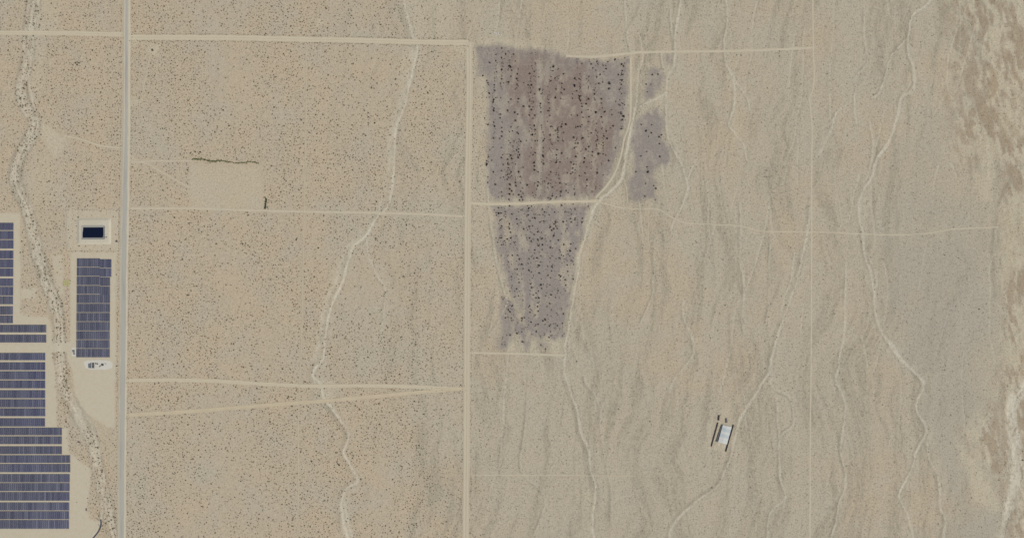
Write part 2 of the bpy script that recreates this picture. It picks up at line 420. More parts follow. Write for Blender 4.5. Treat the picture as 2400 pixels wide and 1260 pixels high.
    gr *= 1 - wash0 * (np.abs(y - 814) > 10) * (x > 118)
    fan = np.maximum(1 - sstep(-55, 45, sdf_poly(X, Y, FAN) + (fbm(x, y, 60, 91, 3) - .5) * 70), .6 * (1 - sstep(-45, 45, sdf_poly(X, Y, FAN2) + (fbm(x, y, 60, 93, 3) - .5) * 60)))
    # drainage streaks: long down-slope bands, coarse ground and ridge shade put into colour, east of the middle road
    east = sstep(720, 1200, x)
    sx = x + (fbm(x, y, 220, 51, 3) - .5) * 120 + (y - 600) * .10 * sstep(1500, 2300, x)
    st1 = fbm(sx, y, 46, 53, 3, 420)
    st2 = fbm(sx, y, 17, 57, 2, 190)
    gravel = sstep(.50, .70, st1) * .6 * (0.1 + .9 * east) + sstep(.52, .78, st2) * .7 * (0.1 + .9 * east)
    st3 = fbm(sx, y, 8, 59, 3, 60)
    gravel = gravel * (.2 + 1.6 * sstep(.3, .7, st3))
    # rills: broken thin runnels that follow the slope, each with a darker strip on its east side
    rill = np.zeros(x.shape)
    for kk, (cxx, cyy, lev, sd_, wid) in enumerate(((330, 1500, 6, 401, 9.0), (190, 1100, 5, 411, 7.0))):
        qx = x + (y - 600) * .08 * sstep(1500, 2300, x) + (fbm(x, y, 200, sd_ + 3, 3) - .5) * 46
        n0 = fbm(qx, y, cxx, sd_, 3, cyy); n1 = fbm(qx + 2.0, y, cxx, sd_, 3, cyy)
        gr_ = (n1 - n0) / 2.0 * lev
        v = (n0 * lev) % 1.0 - .5
        dm = v / np.where(np.abs(gr_) < .006, np.where(gr_ < 0, -.006, .006), gr_)
        am = sstep(.005, .010, np.abs(gr_)) * np.clip(-.88 + 2.7 * fbm(x, y, 60, sd_ + 7, 4, 120), 0, 1) * sstep(1080, 1200, x) * (1 - burn)
        sand = np.maximum(sand, (1 - sstep(.6, 2.4, np.abs(dm))) * am * .5)
        rill = np.maximum(rill, sstep(1.0, 2.6, dm) * (1 - sstep(2.6, 2.6 + wid, dm)) * am)
    C['rill'] = np.clip(rill * (.5 + wfine), 0, 1)
    # rough, dissected ground in the far east
    rough = sstep(2170, 2290, x + (Y - y) * 3 + (X - x) * 3) * (1 - sstep(330, 420, y) * (1 - sstep(2330, 2370, x))) * 1.0
    rough = np.maximum(rough, 1 - sstep(-20, 14, sdf_poly(X, Y, [(2245,1010),(2300,960),(2340,900),(2345,1000),(2352,1090),(2340,1120),(2300,1090)])))
    rough = np.maximum(rough, .8 * sstep(2340, 2385, x) * sstep(620, 720, y) * (1 - sstep(860, 900, y)))
    rough = np.maximum(rough, .8 * sstep(2395, 2410, x + (2400 - x) * 0) * sstep(1000, 1100, y))
    rough *= 1 - fan * .9
    wr = fbm(x - (y * .22), y, 26, 61, 5, 60) * .5 + fbm(x - (y * .25), y, 8, 67, 3, 22) * .5
    brown = rough * sstep(.44, .58, wr)
    pale = np.maximum(pale, rough * .85 * (1 - sstep(.42, .48, wr)))
    warm = fbm(x, y, 170, 71, 3)
    ky = sstep(900, 1300, x)
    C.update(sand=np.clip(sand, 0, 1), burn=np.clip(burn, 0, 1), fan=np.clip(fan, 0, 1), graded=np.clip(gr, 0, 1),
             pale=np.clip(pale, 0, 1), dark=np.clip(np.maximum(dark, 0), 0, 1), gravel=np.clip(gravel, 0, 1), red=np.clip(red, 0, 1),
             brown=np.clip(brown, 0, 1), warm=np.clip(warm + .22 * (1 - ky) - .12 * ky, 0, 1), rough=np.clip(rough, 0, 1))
    # relief
    calm = np.maximum.reduce([road_mask(x, y), gr, 1 - sstep(-4, 10, sdf_poly(x, y, [(440,378),(620,378),(620,492),(440,492)]))])
    relief = (st1 - .5) * .5 * east + (st2 - .5) * .35 * east + (fbm(x, y, 40, 81, 3) - .5) * .4 + (fbm(x, y, 9, 83, 2) - .5) * .7 * (1 + rough) + (wr - .5) * 2.2 * rough
    C['calm'] = calm
    C['h'] = (h + relief) * (1 - calm)
    return C

# ------------------------------------------------------------------ materials
def new_mat(name):
    m = bpy.data.materials.new(name)
    m.use_nodes = True
    nt = m.node_tree
    b = nt.nodes['Principled BSDF']
    b.inputs['Roughness'].default_value = 0.95
    b.inputs['Specular IOR Level'].default_value = 0.15
    return m, nt, b

class NG:
    def __init__(s, nt): s.nt = nt
    def n(s, t, **kw):
        o = s.nt.nodes.new(t)
        for k, v in kw.items(): setattr(o, k, v)
        return o
    def l(s, a, b): s.nt.links.new(a, b)
    def val(s, inp, v):
        if hasattr(v, 'is_output') or hasattr(v, 'links'): s.l(v, inp)
        else: inp.default_value = v
    def math(s, op, a, b=None, clamp=False):
        o = s.n('ShaderNodeMath', operation=op); o.use_clamp = clamp
        s.val(o.inputs[0], a)
        if b is not None: s.val(o.inputs[1], b)
        return o.outputs[0]
    def noise(s, vec, scale, detail=3, rough=.55, sc=None):
        if sc:
            mp = s.n('ShaderNodeMapping'); mp.inputs['Scale'].default_value = sc
            s.l(vec, mp.inputs['Vector']); vec = mp.outputs[0]
        o = s.n('ShaderNodeTexNoise'); o.inputs['Scale'].default_value = scale
        o.inputs['Detail'].default_value = detail; o.inputs['Roughness'].default_value = rough
        s.l(vec, o.inputs['Vector'])
        return o.outputs['Fac']
    def ramp(s, fac, a, b):
        o = s.n('ShaderNodeMapRange', interpolation_type='SMOOTHSTEP')
        s.l(fac, o.inputs[0]); o.inputs[1].default_value = a; o.inputs[2].default_value = b
        return o.outputs[0]
    def mix(s, fac, a, b, mode='MIX'):
        o = s.n('ShaderNodeMix', data_type='RGBA', blend_type=mode)
        s.val(o.inputs[0], fac); s.val(o.inputs[6], a); s.val(o.inputs[7], b)
        return o.outputs[2]
    def scale(s, col, f):
        o = s.n('ShaderNodeVectorMath', operation='SCALE')
        s.val(o.inputs[0], col); s.val(o.inputs['Scale'], f)
        return o.outputs[0]
    def obj(s):
        return s.n('ShaderNodeTexCoord').outputs['Object']
    def bump(s, h, strength, dist, b):
        o = s.n('ShaderNodeBump'); o.inputs['Strength'].default_value = strength; o.inputs['Distance'].default_value = dist
        s.l(h, o.inputs['Height']); s.l(o.outputs[0], b.inputs['Normal'])

def ground_mat():
    m, nt, b = new_mat('desert_ground')
    g = NG(nt); co = g.obj()
    a1 = g.n('ShaderNodeAttribute', attribute_name='cover_a'); a2 = g.n('ShaderNodeAttribute', attribute_name='cover_b'); a3 = g.n('ShaderNodeAttribute', attribute_name='cover_c')
    def sep(a):
        o = g.n('ShaderNodeSeparateColor'); g.l(a.outputs['Color'], o.inputs[0])
        return o.outputs[0], o.outputs[1], o.outputs[2]
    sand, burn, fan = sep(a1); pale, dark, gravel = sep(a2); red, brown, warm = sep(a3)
    graded = a1.outputs['Alpha']; rough = a2.outputs['Alpha']
    n_fine = g.noise(co, .30, 4, .7)
    n_mid = g.noise(co, .11, 3, .6)
    n_big = g.noise(co, .012, 4, .6)
    tan = g.mix(g.ramp(warm, .2, .85), alb(180, 168, 147), alb(185, 168, 143))
    tan = g.mix(g.math('MULTIPLY', g.ramp(n_big, .40, .68), .6), tan, alb(179, 169, 150))
    rill_d = g.n('ShaderNodeAttribute', attribute_name='cover_c').outputs['Alpha']
    n_st = g.noise(co, .10, 4, .75, (1.6, .7, 1))
    patchy = g.ramp(n_st, .38, .60)
    gravel = g.math('MULTIPLY', gravel, g.math('MULTIPLY_ADD', patchy, .9)); nt.nodes[-2].inputs[2].default_value = .35
    rill_d = g.math('MULTIPLY', rill_d, patchy)
    c = g.mix(g.math('MULTIPLY', gravel, .60), tan, alb(155, 145, 126))  # streaks: coarse ground, with the shade of low ridges in its colour
    c = g.mix(g.math('MULTIPLY', rill_d, .55), c, alb(142, 132, 114))
    c = g.mix(g.math('MULTIPLY', fan, .62), c, alb(167, 159, 144))
    c = g.mix(g.math('MULTIPLY', brown, .62), c, alb(158, 139, 114))
    c = g.mix(g.math('MULTIPLY', dark, .62), c, alb(138, 130, 114))  # wash banks: gravel and scrub, with painted bank shade
    c = g.mix(g.math('MULTIPLY', pale, .75), c, alb(192, 180, 155))
    bc = g.mix(red, alb(143, 134, 127), alb(134, 118, 109))
    bc = g.mix(g.math('MULTIPLY', g.ramp(n_mid, .5, .75), .6), bc, alb(157, 145, 133))
    c = g.mix(g.math('MULTIPLY', burn, .92), c, bc)
    c = g.mix(g.math('MULTIPLY', graded, .85), c, g.mix(g.ramp(n_mid, .35, .7), alb(194, 184, 162), alb(187, 175, 151)))
    braid = g.math('MULTIPLY_ADD', g.ramp(g.noise(co, .17, 4, .75, (1.3, .7, 1)), .36, .58), .85); nt.nodes[-1].inputs[2].default_value = .30
    sand = g.math('MULTIPLY', sand, braid, True)
    c = g.mix(g.math('MULTIPLY', sand, .88), c, alb(204, 195, 176))
    # grain of the surface: pebbles, litter, tiny tufts
    open_ = g.math('SUBTRACT', 1.0, g.math('MAXIMUM', g.math('MULTIPLY', sand, .7), g.math('MULTIPLY', graded, .85)), True)
    k = g.math('MULTIPLY_ADD', g.math('MULTIPLY', g.math('SUBTRACT', g.ramp(n_fine, .28, .72), .5), open_), .26); nt.nodes[-1].inputs[2].default_value = 1.0
    k2 = g.math('MULTIPLY_ADD', n_mid, .14); nt.nodes[-1].inputs[2].default_value = .93
    c = g.scale(c, g.math('MULTIPLY', k, k2))
    litter = g.math('MULTIPLY', g.ramp(g.noise(co, .26, 4, .7), .53, .64), open_)
    c = g.mix(g.math('MULTIPLY', litter, .48), c, alb(126, 116, 94))
    g.l(c, b.inputs['Base Color'])
    b.inputs['Specular IOR Level'].default_value = 0.05
    hh = g.math('ADD', g.math('MULTIPLY', n_fine, .5), g.math('MULTIPLY', n_mid, .8))
    g.bump(hh, .5, .35, b)
    return m

def soil_mat(name, c1, c2, tracks=0.0, scale=.25, fade=None):
    m, nt, b = new_mat(name)
    g = NG(nt); co = g.obj()
    n1 = g.noise(co, scale, 3, .6); n2 = g.noise(co, .03, 3, .6)
    c = g.mix(g.ramp(n1, .3, .7), c1, c2)
    c = g.mix(g.math('MULTIPLY', g.ramp(n2, .4, .65), .5), c, c2)
    if tracks:
        uv = g.n('ShaderNodeTexCoord').outputs['UV']
        sx = g.n('ShaderNodeSeparateXYZ'); g.l(uv, sx.inputs[0])
        d = g.math('ABSOLUTE', g.math('SUBTRACT', sx.outputs[0], .5))
        wheel = g.math('SUBTRACT', 1.0, g.math('MULTIPLY', g.math('ABSOLUTE', g.math('SUBTRACT', d, .22)), 9.0), True)
        c = g.mix(g.math('MULTIPLY', wheel, tracks), c, alb(202, 192, 171))
        mid = g.math('SUBTRACT', 1.0, g.math('MULTIPLY', d, 10.0), True)
        c = g.mix(g.math('MULTIPLY', mid, tracks * .7), c, alb(170, 157, 132))
    if fade:
        c = g.mix(g.math('MULTIPLY', g.ramp(g.noise(co, .05, 3, .6), .4, .62), .85), c, fade)
    g.l(c, b.inputs['Base Color'])
    g.bump(n1, .3, .2, b)
    return m

def plain(name, col, rough=.8, metal=0.0, var=.25, scale=.8, spec=.3, objvar=0.0):
    m, nt, b = new_mat(name)
    g = NG(nt); co = g.obj()
    n = g.noise(co, scale, 4, .6)
    k = g.math('MULTIPLY_ADD', n, 2 * var); nt.nodes[-1].inputs[2].default_value = 1 - var
    if objvar:
        oi = g.n('ShaderNodeObjectInfo')
        k3 = g.math('MULTIPLY_ADD', oi.outputs['Random'], 2 * objvar); nt.nodes[-1].inputs[2].default_value = 1 - objvar
        k = g.math('MULTIPLY', k, k3)
    c = g.scale(col[:3] if len(col) > 3 else col, k)
    g.l(c, b.inputs['Base Color'])
    b.inputs['Roughness'].default_value = rough
    b.inputs['Metallic'].default_value = metal
    b.inputs['Specular IOR Level'].default_value = spec
    return m

M = {}
M['ground'] = ground_mat()
M['road'] = soil_mat('graded_dirt', alb(196, 184, 159), alb(188, 175, 149), .35)
M['road2'] = soil_mat('graded_dirt_main', alb(190, 178, 155), alb(184, 171, 146), .45)
M['road3'] = soil_mat('sandy_dirt', alb(196, 180, 151), alb(188, 173, 146), .25, fade=alb(187, 171, 144))
M['track'] = soil_mat('track_dirt', alb(195, 183, 160), alb(186, 174, 150), 0)
M['track2'] = soil_mat('faint_track_dirt', alb(190, 177, 152), alb(183, 171, 146), 0, fade=alb(181, 168, 144))
M['shoulder'] = soil_mat('road_shoulder', alb(193, 184, 165), alb(186, 175, 153), 0)
M['gravel'] = soil_mat('pale_gravel', alb(204, 200, 190), alb(194, 188, 174), 0, .6)
M['yellow'] = soil_mat('olive_yellow_cover', alb(184, 176, 128), alb(172, 165, 118), 0, .8)
M['crest'] = soil_mat('embankment_earth', alb(198, 189, 170), alb(188, 178, 157), 0, .3)
M['channel_dark'] = plain('dark_channel', (.055, .058, .07), .7, var=.25)  # one dark tone for the whole drainage channel
M['liner'] = plain('grey_liner', alb(150, 147, 138), .6, var=.12)

def asphalt_mat():
    m, nt, b = new_mat('worn_asphalt')
    g = NG(nt); co = g.obj()
    n1 = g.noise(co, .5, 3, .6); n2 = g.noise(co, .02, 3, .6, (6, .4, 1))
    c = g.mix(n1, alb(164, 160, 150), alb(175, 170, 157))
    c = g.mix(g.math('MULTIPLY', g.ramp(n2, .45, .7), .6), c, alb(152, 149, 141))
    uv = g.n('ShaderNodeTexCoord').outputs['UV']
    sx = g.n('ShaderNodeSeparateXYZ'); g.l(uv, sx.inputs[0])
    d = g.math('ABSOLUTE', g.math('SUBTRACT', sx.outputs[0], .5))
    edge = g.ramp(g.math('ADD', d, g.math('MULTIPLY', g.math('SUBTRACT', g.noise(co, .12, 3, .6), .5), .35)), .36, .5)
    c = g.mix(g.math('MULTIPLY', edge, .6), c, alb(178, 170, 152))
    g.l(c, b.inputs['Base Color']); b.inputs['Roughness'].default_value = .9
    b.inputs['Specular IOR Level'].default_value = .1
    return m
M['asphalt'] = asphalt_mat()

def leaf_mat(name, c1, c2, objvar):
    m, nt, b = new_mat(name)
    g = NG(nt)
    oi = g.n('ShaderNodeObjectInfo')
    n = g.noise(g.obj(), 1.6, 2, .5)
    f = g.math('ADD', g.math('MULTIPLY', oi.outputs['Random'], objvar), g.math('MULTIPLY', n, 1 - objvar))
    c = g.mix(f, c1, c2)
    g.l(c, b.inputs['Base Color']); b.inputs['Roughness'].default_value = .8
    return m
M['shrub'] = leaf_mat('creosote_leaf', (.118, .098, .060, 1), (.235, .195, .128, 1), .8)
M['shrub_big'] = leaf_mat('creosote_leaf_dark', (.045, .046, .025, 1), (.085, .080, .045, 1), .6)
M['stem'] = plain('grey_twig', (.16, .14, .11), .9)
M['char'] = leaf_mat('charred_twig', (.016, .014, .015, 1), (.045, .041, .042, 1), .6)
M['hedge'] = leaf_mat('hedge_leaf', (.13, .145, .065, 1), (.22, .23, .11, 1), .5)
M['cedar'] = leaf_mat('dense_green_leaf', (.055, .085, .045, 1), (.095, .125, .070, 1), .5)
M['steel'] = plain('galvanised_steel', (.42, .42, .42), .45, .6, .1)
M['dark_steel'] = plain('dark_painted_steel', (.045, .045, .05), .55, .0, .2)
M['grey_box'] = plain('equipment_grey', (.11, .11, .115), .5, .0, .2)
M['white_box'] = plain('equipment_white', (.62, .62, .60), .5, .0, .08)
M['brown_wall'] = plain('dark_brown_boards', (.035, .026, .022), .85, 0, .35)
M['grey_wall'] = plain('weathered_grey_boards', (.12, .105, .10), .85, 0, .35)
M['roof_white'] = plain('white_roof_sheet', alb(198, 197, 190), .7, 0, .05, .3)
M['roof_blue'] = plain('pale_blue_roof_sheet', alb(178, 184, 184), .7, 0, .06, .3)
M['concrete'] = plain('concrete', alb(190, 184, 170), .9, 0, .08)
M['tyre'] = plain('tyre_rubber', (.02, .02, .02), .9)
M['rubbish'] = plain('pale_rubbish', (.55, .53, .50), .8, 0, .2)

def panel_mat():
    m, nt, b = new_mat('solar_glass')
    g = NG(nt); co = g.obj()
    oi = g.n('ShaderNodeObjectInfo')
    r = oi.outputs['Random']
    c = g.mix(r, (.036, .037, .068, 1), (.076, .077, .112, 1))
    n = g.noise(co, .5, 2, .5)
    c = g.mix(g.math('MULTIPLY', g.ramp(n, .45, .7), .4), c, (.055, .066, .098, 1))
    g.l(c, b.inputs['Base Color'])
    b.inputs['Roughness'].default_value = .3
    b.inputs['Specular IOR Level'].default_value = .5
    return m
M['panel'] = panel_mat()

def water_mat():
    m, nt, b = new_mat('pond_water')
    g = NG(nt); co = g.obj()
    b.inputs['Base Color'].default_value = (.002, .004, .013, 1)
    b.inputs['Roughness'].default_value = .06
    b.inputs['Specular IOR Level'].default_value = .5
    g.bump(g.noise(co, .7, 3, .6), .15, .1, b)
    return m
M['water'] = water_mat()

# ------------------------------------------------------------------ ground: one sheet to the horizon
STEP = 2.3
def axis(half_in, out=16000):
    a = list(np.arange(0, half_in, STEP)); s = STEP
    while a[-1] < out:
        s *= 1.35; a.append(a[-1] + s)
    a = np.array(a)
    return np.concatenate([-a[:0:-1], a])
gx = axis(1270); gy = axis(690)
NX, NY = len(gx), len(gy)
GX, GY = np.meshgrid(gx, gy)
fx = GX.ravel() + 1200.0; fy = 630.0 - GY.ravel()
CV = cover(fx, fy)
far = (np.abs(GX.ravel()) > 1300) | (np.abs(GY.ravel()) > 720)
HZ = np.where(far, 0.0, CV['h'])
HZ2 = HZ.reshape(NY, NX)
verts = np.stack([GX.ravel(), GY.ravel(), HZ], 1).astype(np.float32)
idx = np.arange(NX * NY).reshape(NY, NX)
quads = np.stack([idx[:-1, :-1], idx[:-1, 1:], idx[1:, 1:], idx[1:, :-1]], -1).reshape(-1, 4).astype(np.int32)
me = bpy.data.meshes.new('ground')
me.vertices.add(len(verts)); me.vertices.foreach_set('co', verts.ravel())
me.loops.add(quads.size); me.loops.foreach_set('vertex_index', quads.ravel())
me.polygons.add(len(quads)); me.polygons.foreach_set('loop_start', np.arange(0, quads.size, 4, dtype=np.int32))
me.polygons.foreach_set('use_smooth', np.ones(len(quads), bool))
me.update(calc_edges=True)
def attr(name, r, g_, b_, a_):
    at = me.attributes.new(name, 'FLOAT_COLOR', 'POINT')
    at.data.foreach_set('color', np.stack([r, g_, b_, a_], 1).astype(np.float32).ravel())
attr('cover_a', CV['sand'], CV['burn'], CV['fan'], CV['graded'])
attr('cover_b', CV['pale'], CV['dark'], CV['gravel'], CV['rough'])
attr('cover_c', CV['red'], CV['brown'], CV['warm'], CV['rill'])
tag(link('ground', me, M['ground']), 'tan desert ground with washes and burnt patches', 'ground', kind='structure')

def gz(x, y):
    """ground height at world x, y (arrays)"""
    x = np.atleast_1d(np.asarray(x, float)); y = np.atleast_1d(np.asarray(y, float))
    i = np.clip(np.searchsorted(gx, x) - 1, 0, NX - 2); j = np.clip(np.searchsorted(gy, y) - 1, 0, NY - 2)
    tx = (x - gx[i]) / (gx[i + 1] - gx[i]); ty = (y - gy[j]) / (gy[j + 1] - gy[j])
    return (HZ2[j, i] * (1 - tx) + HZ2[j, i + 1] * tx) * (1 - ty) + (HZ2[j + 1, i] * (1 - tx) + HZ2[j + 1, i + 1] * tx) * ty

# ------------------------------------------------------------------ roads: crowned ribbons with low graded berms
def resample(pts, step):
    P = np.array(smooth_line(pts, 8)); seg = np.hypot(*(P[1:] - P[:-1]).T); s = np.concatenate([[0], np.cumsum(seg)])
    n = max(2, int(s[-1] / step)); q = np.linspace(0, s[-1], n + 1)
    return np.stack([np.interp(q, s, P[:, 0]), np.interp(q, s, P[:, 1])], 1), q

def ribbon(name, pts, width, mat, z, prof, seed, rag=.5, step=6.0, thin=False):
    """prof: list of (u 0..1, height) across; width may be a function of photograph y"""
    C, q = resample(pts, step)
    W = np.stack([C[:, 0] - 1200, 630 - C[:, 1]], 1)
    T = np.gradient(W, axis=0); T /= np.linalg.norm(T, axis=1)[:, None]
    N = np.stack([T[:, 1], -T[:, 0]], 1)
    rg = np.random.default_rng(seed)
    k = np.convolve(rg.normal(0, 1, len(W) + 4), np.ones(3) / 3, 'same')[2:-2]
    k2 = np.convolve(rg.normal(0, 1, len(W) + 4), np.ones(3) / 3, 'same')[2:-2]
    vs = []; uvs = []; fs = []; n = len(prof)
    for i in range(len(W)):
        w = width(C[i, 1]) if callable(width) else width
        for u, hh in prof:
            r = rag * (k[i] if u < .5 else k2[i]) * abs(u - .5) * 2
            off = (u - .5) * w + (r if u > .5 else -r)
            p = W[i] + N[i] * off
            zz = z + hh + (float(gz(p[0], p[1])[0]) if thin else 0.0)
            vs.append((p[0], p[1], zz)); uvs.append((u, q[i] / 10))
        if i:
            a = (i - 1) * n; b = i * n
            for j in range(n - 1):
                fs.append((a + j, b + j, b + j + 1, a + j + 1))
    rm = bpy.data.meshes.new(name); rm.from_pydata(vs, [], fs)
    ul = rm.uv_layers.new(name='UVMap')
    li = np.zeros(len(rm.loops), np.int32); rm.loops.foreach_get('vertex_index', li)
    ul.data.foreach_set('uv', np.array(uvs, np.float32)[li].ravel())
    rm.polygons.foreach_set('use_smooth', [True] * len(rm.polygons))
    rm.update()
    if rm.polygons[0].normal.z < 0: rm.flip_normals()
    return link(name, rm, mat)

BERM = [(0, -.10), (.03, .22), (.09, .05), (.28, .03), (.5, .10), (.72, .03), (.91, .05), (.97, .22), (1, -.10)]
FLAT = [(0, -.04), (.12, .02), (.5, .03), (.88, .02), (1, -.04)]
for i, (nm, w, mk, pts, lb) in enumerate(ROADS):
    wide = w >= 5
    o = ribbon(nm, pts, w, M[mk], .10 + .012 * i, BERM if w > 6 else FLAT, 100 + i, .55 if wide else .35, 6.0, False)
    tag(o, lb, 'road', kind='structure')
hw = lambda y: 2 * np.interp(y, [a for a, b in HW_W], [b for a, b in HW_W])
sh = lambda y: 2 * np.interp(y, [-80, 300, 450, 560, 1340], [8.5, 8.5, 9.5, 9.5, 9.0])
tag(ribbon('road_shoulder', HIGHWAY, sh, M['shoulder'], .42, [(0, -.5), (.04, -.15), (.2, 0), (.5, .02), (.8, 0), (.96, -.15), (1, -.5)], 300, .7), 'pale graded shoulders of the paved road', 'road', kind='structure')
tag(ribbon('paved_road', HIGHWAY, hw, M['asphalt'], .50, [(0, 0), (.25, .04), (.5, .08), (.75, .04), (1, 0)], 301, .55), 'straight grey paved road running north to south', 'road', kind='structure')

# site roads of the solar field
def sheet(name, poly, mat, z, label=None, cat='ground', rag=1.0, seed=1):
    rg = random.Random(seed); pts = []
    for i in range(len(poly)):
        a = poly[i]; b = poly[(i + 1) % len(poly)]
        n = max(1, int(math.dist(a, b) / 5))
        for k in range(n):
            t = k / n
            pts.append((a[0] + (b[0] - a[0]) * t + rg.uniform(-rag, rag), a[1] + (b[1] - a[1]) * t + rg.uniform(-rag, rag)))
    bm = bmesh.new()
    vs = [bm.verts.new((*PX(*p), z)) for p in pts]
    f = bm.faces.new(vs)
    bmesh.ops.triangulate(bm, faces=[f])
    bmesh.ops.recalc_face_normals(bm, faces=bm.faces)
    mm = bpy.data.meshes.new(name); bm.to_mesh(mm); bm.free()
    if mm.polygons[0].normal.z < 0: mm.flip_normals()
    return tag(link(name, mm, mat), label, cat, kind='structure')
sheet('gravel_pad', [(196,847),(206,844),(238,843),(258,846),(264,852),(262,861),(248,865),(214,866),(200,861)], M['gravel'], .06, 'pale gravel pad south of the solar block', 'gravel pad', .8, 3)
sheet('gravel_pad', [(168,814),(179,814),(178.5,834),(168,834)], M['gravel'], .065, 'small pale gravel pad under the inverter boxes', 'gravel pad', .5, 4)

tag(ribbon('drainage_channel', [(236,1216),(237,1226),(232,1242),(221,1257),(208,1275),(196,1300)], 3.4, M['channel_dark'], .05, [(0, .5), (.2, .1), (.5, .0), (.8, .1), (1, .5)], 310, .3, 4), 'dark curved drainage channel at the bottom of the solar site', 'channel', kind='structure')

# ------------------------------------------------------------------ pond in its embankment
def ring_mesh(name, r0, z0, r1, z1, mat, cr=3.0, parent=None):
    def rr(r):
        x0, y0, x1, y1 = r; pts = []
        for cx, cy, a0 in ((x1 - cr, y0 + cr, -90), (x1 - cr, y1 - cr, 0), (x0 + cr, y1 - cr, 90), (x0 + cr, y0 + cr, 180)):
            for k in range(4):
                a = math.radians(a0 + 30 * k); pts.append((cx + cr * math.cos(a), cy + cr * math.sin(a)))
        return pts
    A = rr(r0); B = rr(r1); n = len(A)
    vs = [(*PX(*p), z0) for p in A] + [(*PX(*p), z1) for p in B]
    fs = [(i, (i + 1) % n, n + (i + 1) % n, n + i) for i in range(n)]
    mm = bpy.data.meshes.new(name); mm.from_pydata(vs, [], fs); mm.update()
    if sum(p.normal.z for p in mm.polygons) < 0: mm.flip_normals()
    return link(name, mm, mat, parent)
pond = tag(empty('pond_basin', (*PX(219, 545), 0)), 'rectangular earth embankment round the dark pond, with a grey lining', 'embankment')
def pchild(o):
    o.parent = pond; o.matrix_parent_inverse = Matrix.Translation(pond.location).inverted(); return o
pchild(ring_mesh('outer_slope', (180, 510, 261, 573), -.2, (186, 516, 255, 567.5), 2.2, M['crest'], 4))
pchild(ring_mesh('crest', (186, 516, 255, 567.5), 2.2, (190, 527.5, 246.5, 561), 2.25, M['crest'], 3))
pchild(ring_mesh('lining', (190, 527.5, 246.5, 561), 2.25, (194.5, 533.5, 241.5, 556), .3, M['liner'], 1.2))
wm = MB()
mm = bpy.data.meshes.new('pond_water')
wp = [(193.6,544.5),(194.7,541),(195.4,532.7),(242.3,532.5),(242.6,551),(240.6,556.6),(193.2,556.8)]
mm.from_pydata([(*PX(*p), .72) for p in wp], [], [tuple(range(len(wp)))]); mm.update()
if mm.polygons[0].normal.z < 0: mm.flip_normals()
tag(link('water', mm, M['water']), 'dark navy water of the rectangular pond', 'water', kind='structure')

def cabinet(name, label, cat, px, py, rz, parts, group=None, z=0.0):
    """parts: (part name, material, list of boxes (c, d), list of tubes)"""
    t = tag(empty(name, (*PX(px, py), z), rz), label, cat, group)
    for pn, mk, boxes, tubes in parts:
        b = MB()
        for c, d in boxes: b.box(c, d)
        for tb in tubes: b.tube(*tb)
        b.build(pn, M[mk], t)
    return t
cabinet('pump_unit', 'small dark pump unit on the pond embankment', 'pump', 249.8, 555.6, .2, [
    ('skid', 'dark_steel', [((0, 0, .15), (3.2, 1.8, .3))], []),
    ('motor', 'grey_box', [], [((-.9, 0, .9), (.8, 0, .9), .55, .55, 10)]),
    ('control_box', 'grey_box', [((1.2, 0, 1.0), (.6, 1.2, 1.4))], []),
    ('intake_pipe', 'dark_steel', [], [((-.9, 0, .9), (-6.5, 1.5, .2), .22, .22, 8)])], z=2.25)
cabinet('tank_skid', 'dark equipment skid beside the pond and the paved road', 'equipment', 273.3, 565.3, .25, [
    ('base', 'dark_steel', [((0, 0, .2), (5.0, 3.6, .4))], []),
    ('tank', 'grey_box', [], [((-.8, -.6, .4), (-.8, -.6, 2.8), 1.3, 1.3, 14)]),
    ('cabinet', 'brown_wall', [((1.3, .5, 1.3), (1.6, 2.2, 1.8))], []),
    ('pipe', 'steel', [], [((-.8, -.6, 2.6), (1.3, .5, 2.5), .12, .12, 6)])])

# fence round the pond ground
def fence(label, pts, gap=6.1, closed=False):
    t = tag(empty('chain_link_fence', (*PX(*pts[0]), 0)), label, 'fence')
    bx, by = PX(*pts[0])
    post = MB(); post.tube((0, 0, -.1), (0, 0, 2.3), .06, .06, 6); post.box((0, 0, 2.33), (.14, .14, .06))
    pm = post.mesh('post'); pm.materials.append(M['steel'])
    seq = pts + ([pts[0]] if closed else [])
    for a, b in zip(seq[:-1], seq[1:]):
        ax, ay = PX(*a); qx, qy = PX(*b)
        L = math.dist((ax, ay), (qx, qy)); n = max(1, int(L / gap))
        for k in range(n):
            u = k / n
            o = bpy.data.objects.new('post', pm); COL.objects.link(o); o.parent = t
            o.location = (ax + (qx - ax) * u - bx, ay + (qy - ay) * u - by, 0)
        w = MB()
        for z in (.15, 1.2, 2.2): w.tube((ax - bx, ay - by, z), (qx - bx, qy - by, z), .025, .025, 4)
        m_ = int(L / 1.2)
        for k in range(m_):
            u = (k + .5) / m_; cx = ax + (qx - ax) * u - bx; cy = ay + (qy - ay) * u - by
            w.tube((cx, cy, .15), (cx + (qx - ax) / L * .5, cy + (qy - ay) / L * .5, 2.2), .012, .012, 3)
        w.build('wire_mesh', M['steel'], t)
    return t
fence('wire fence round the ground of the dark pond', [(157, 490.5), (279, 490.5), (279, 588.5), (157, 588.5)], closed=True)

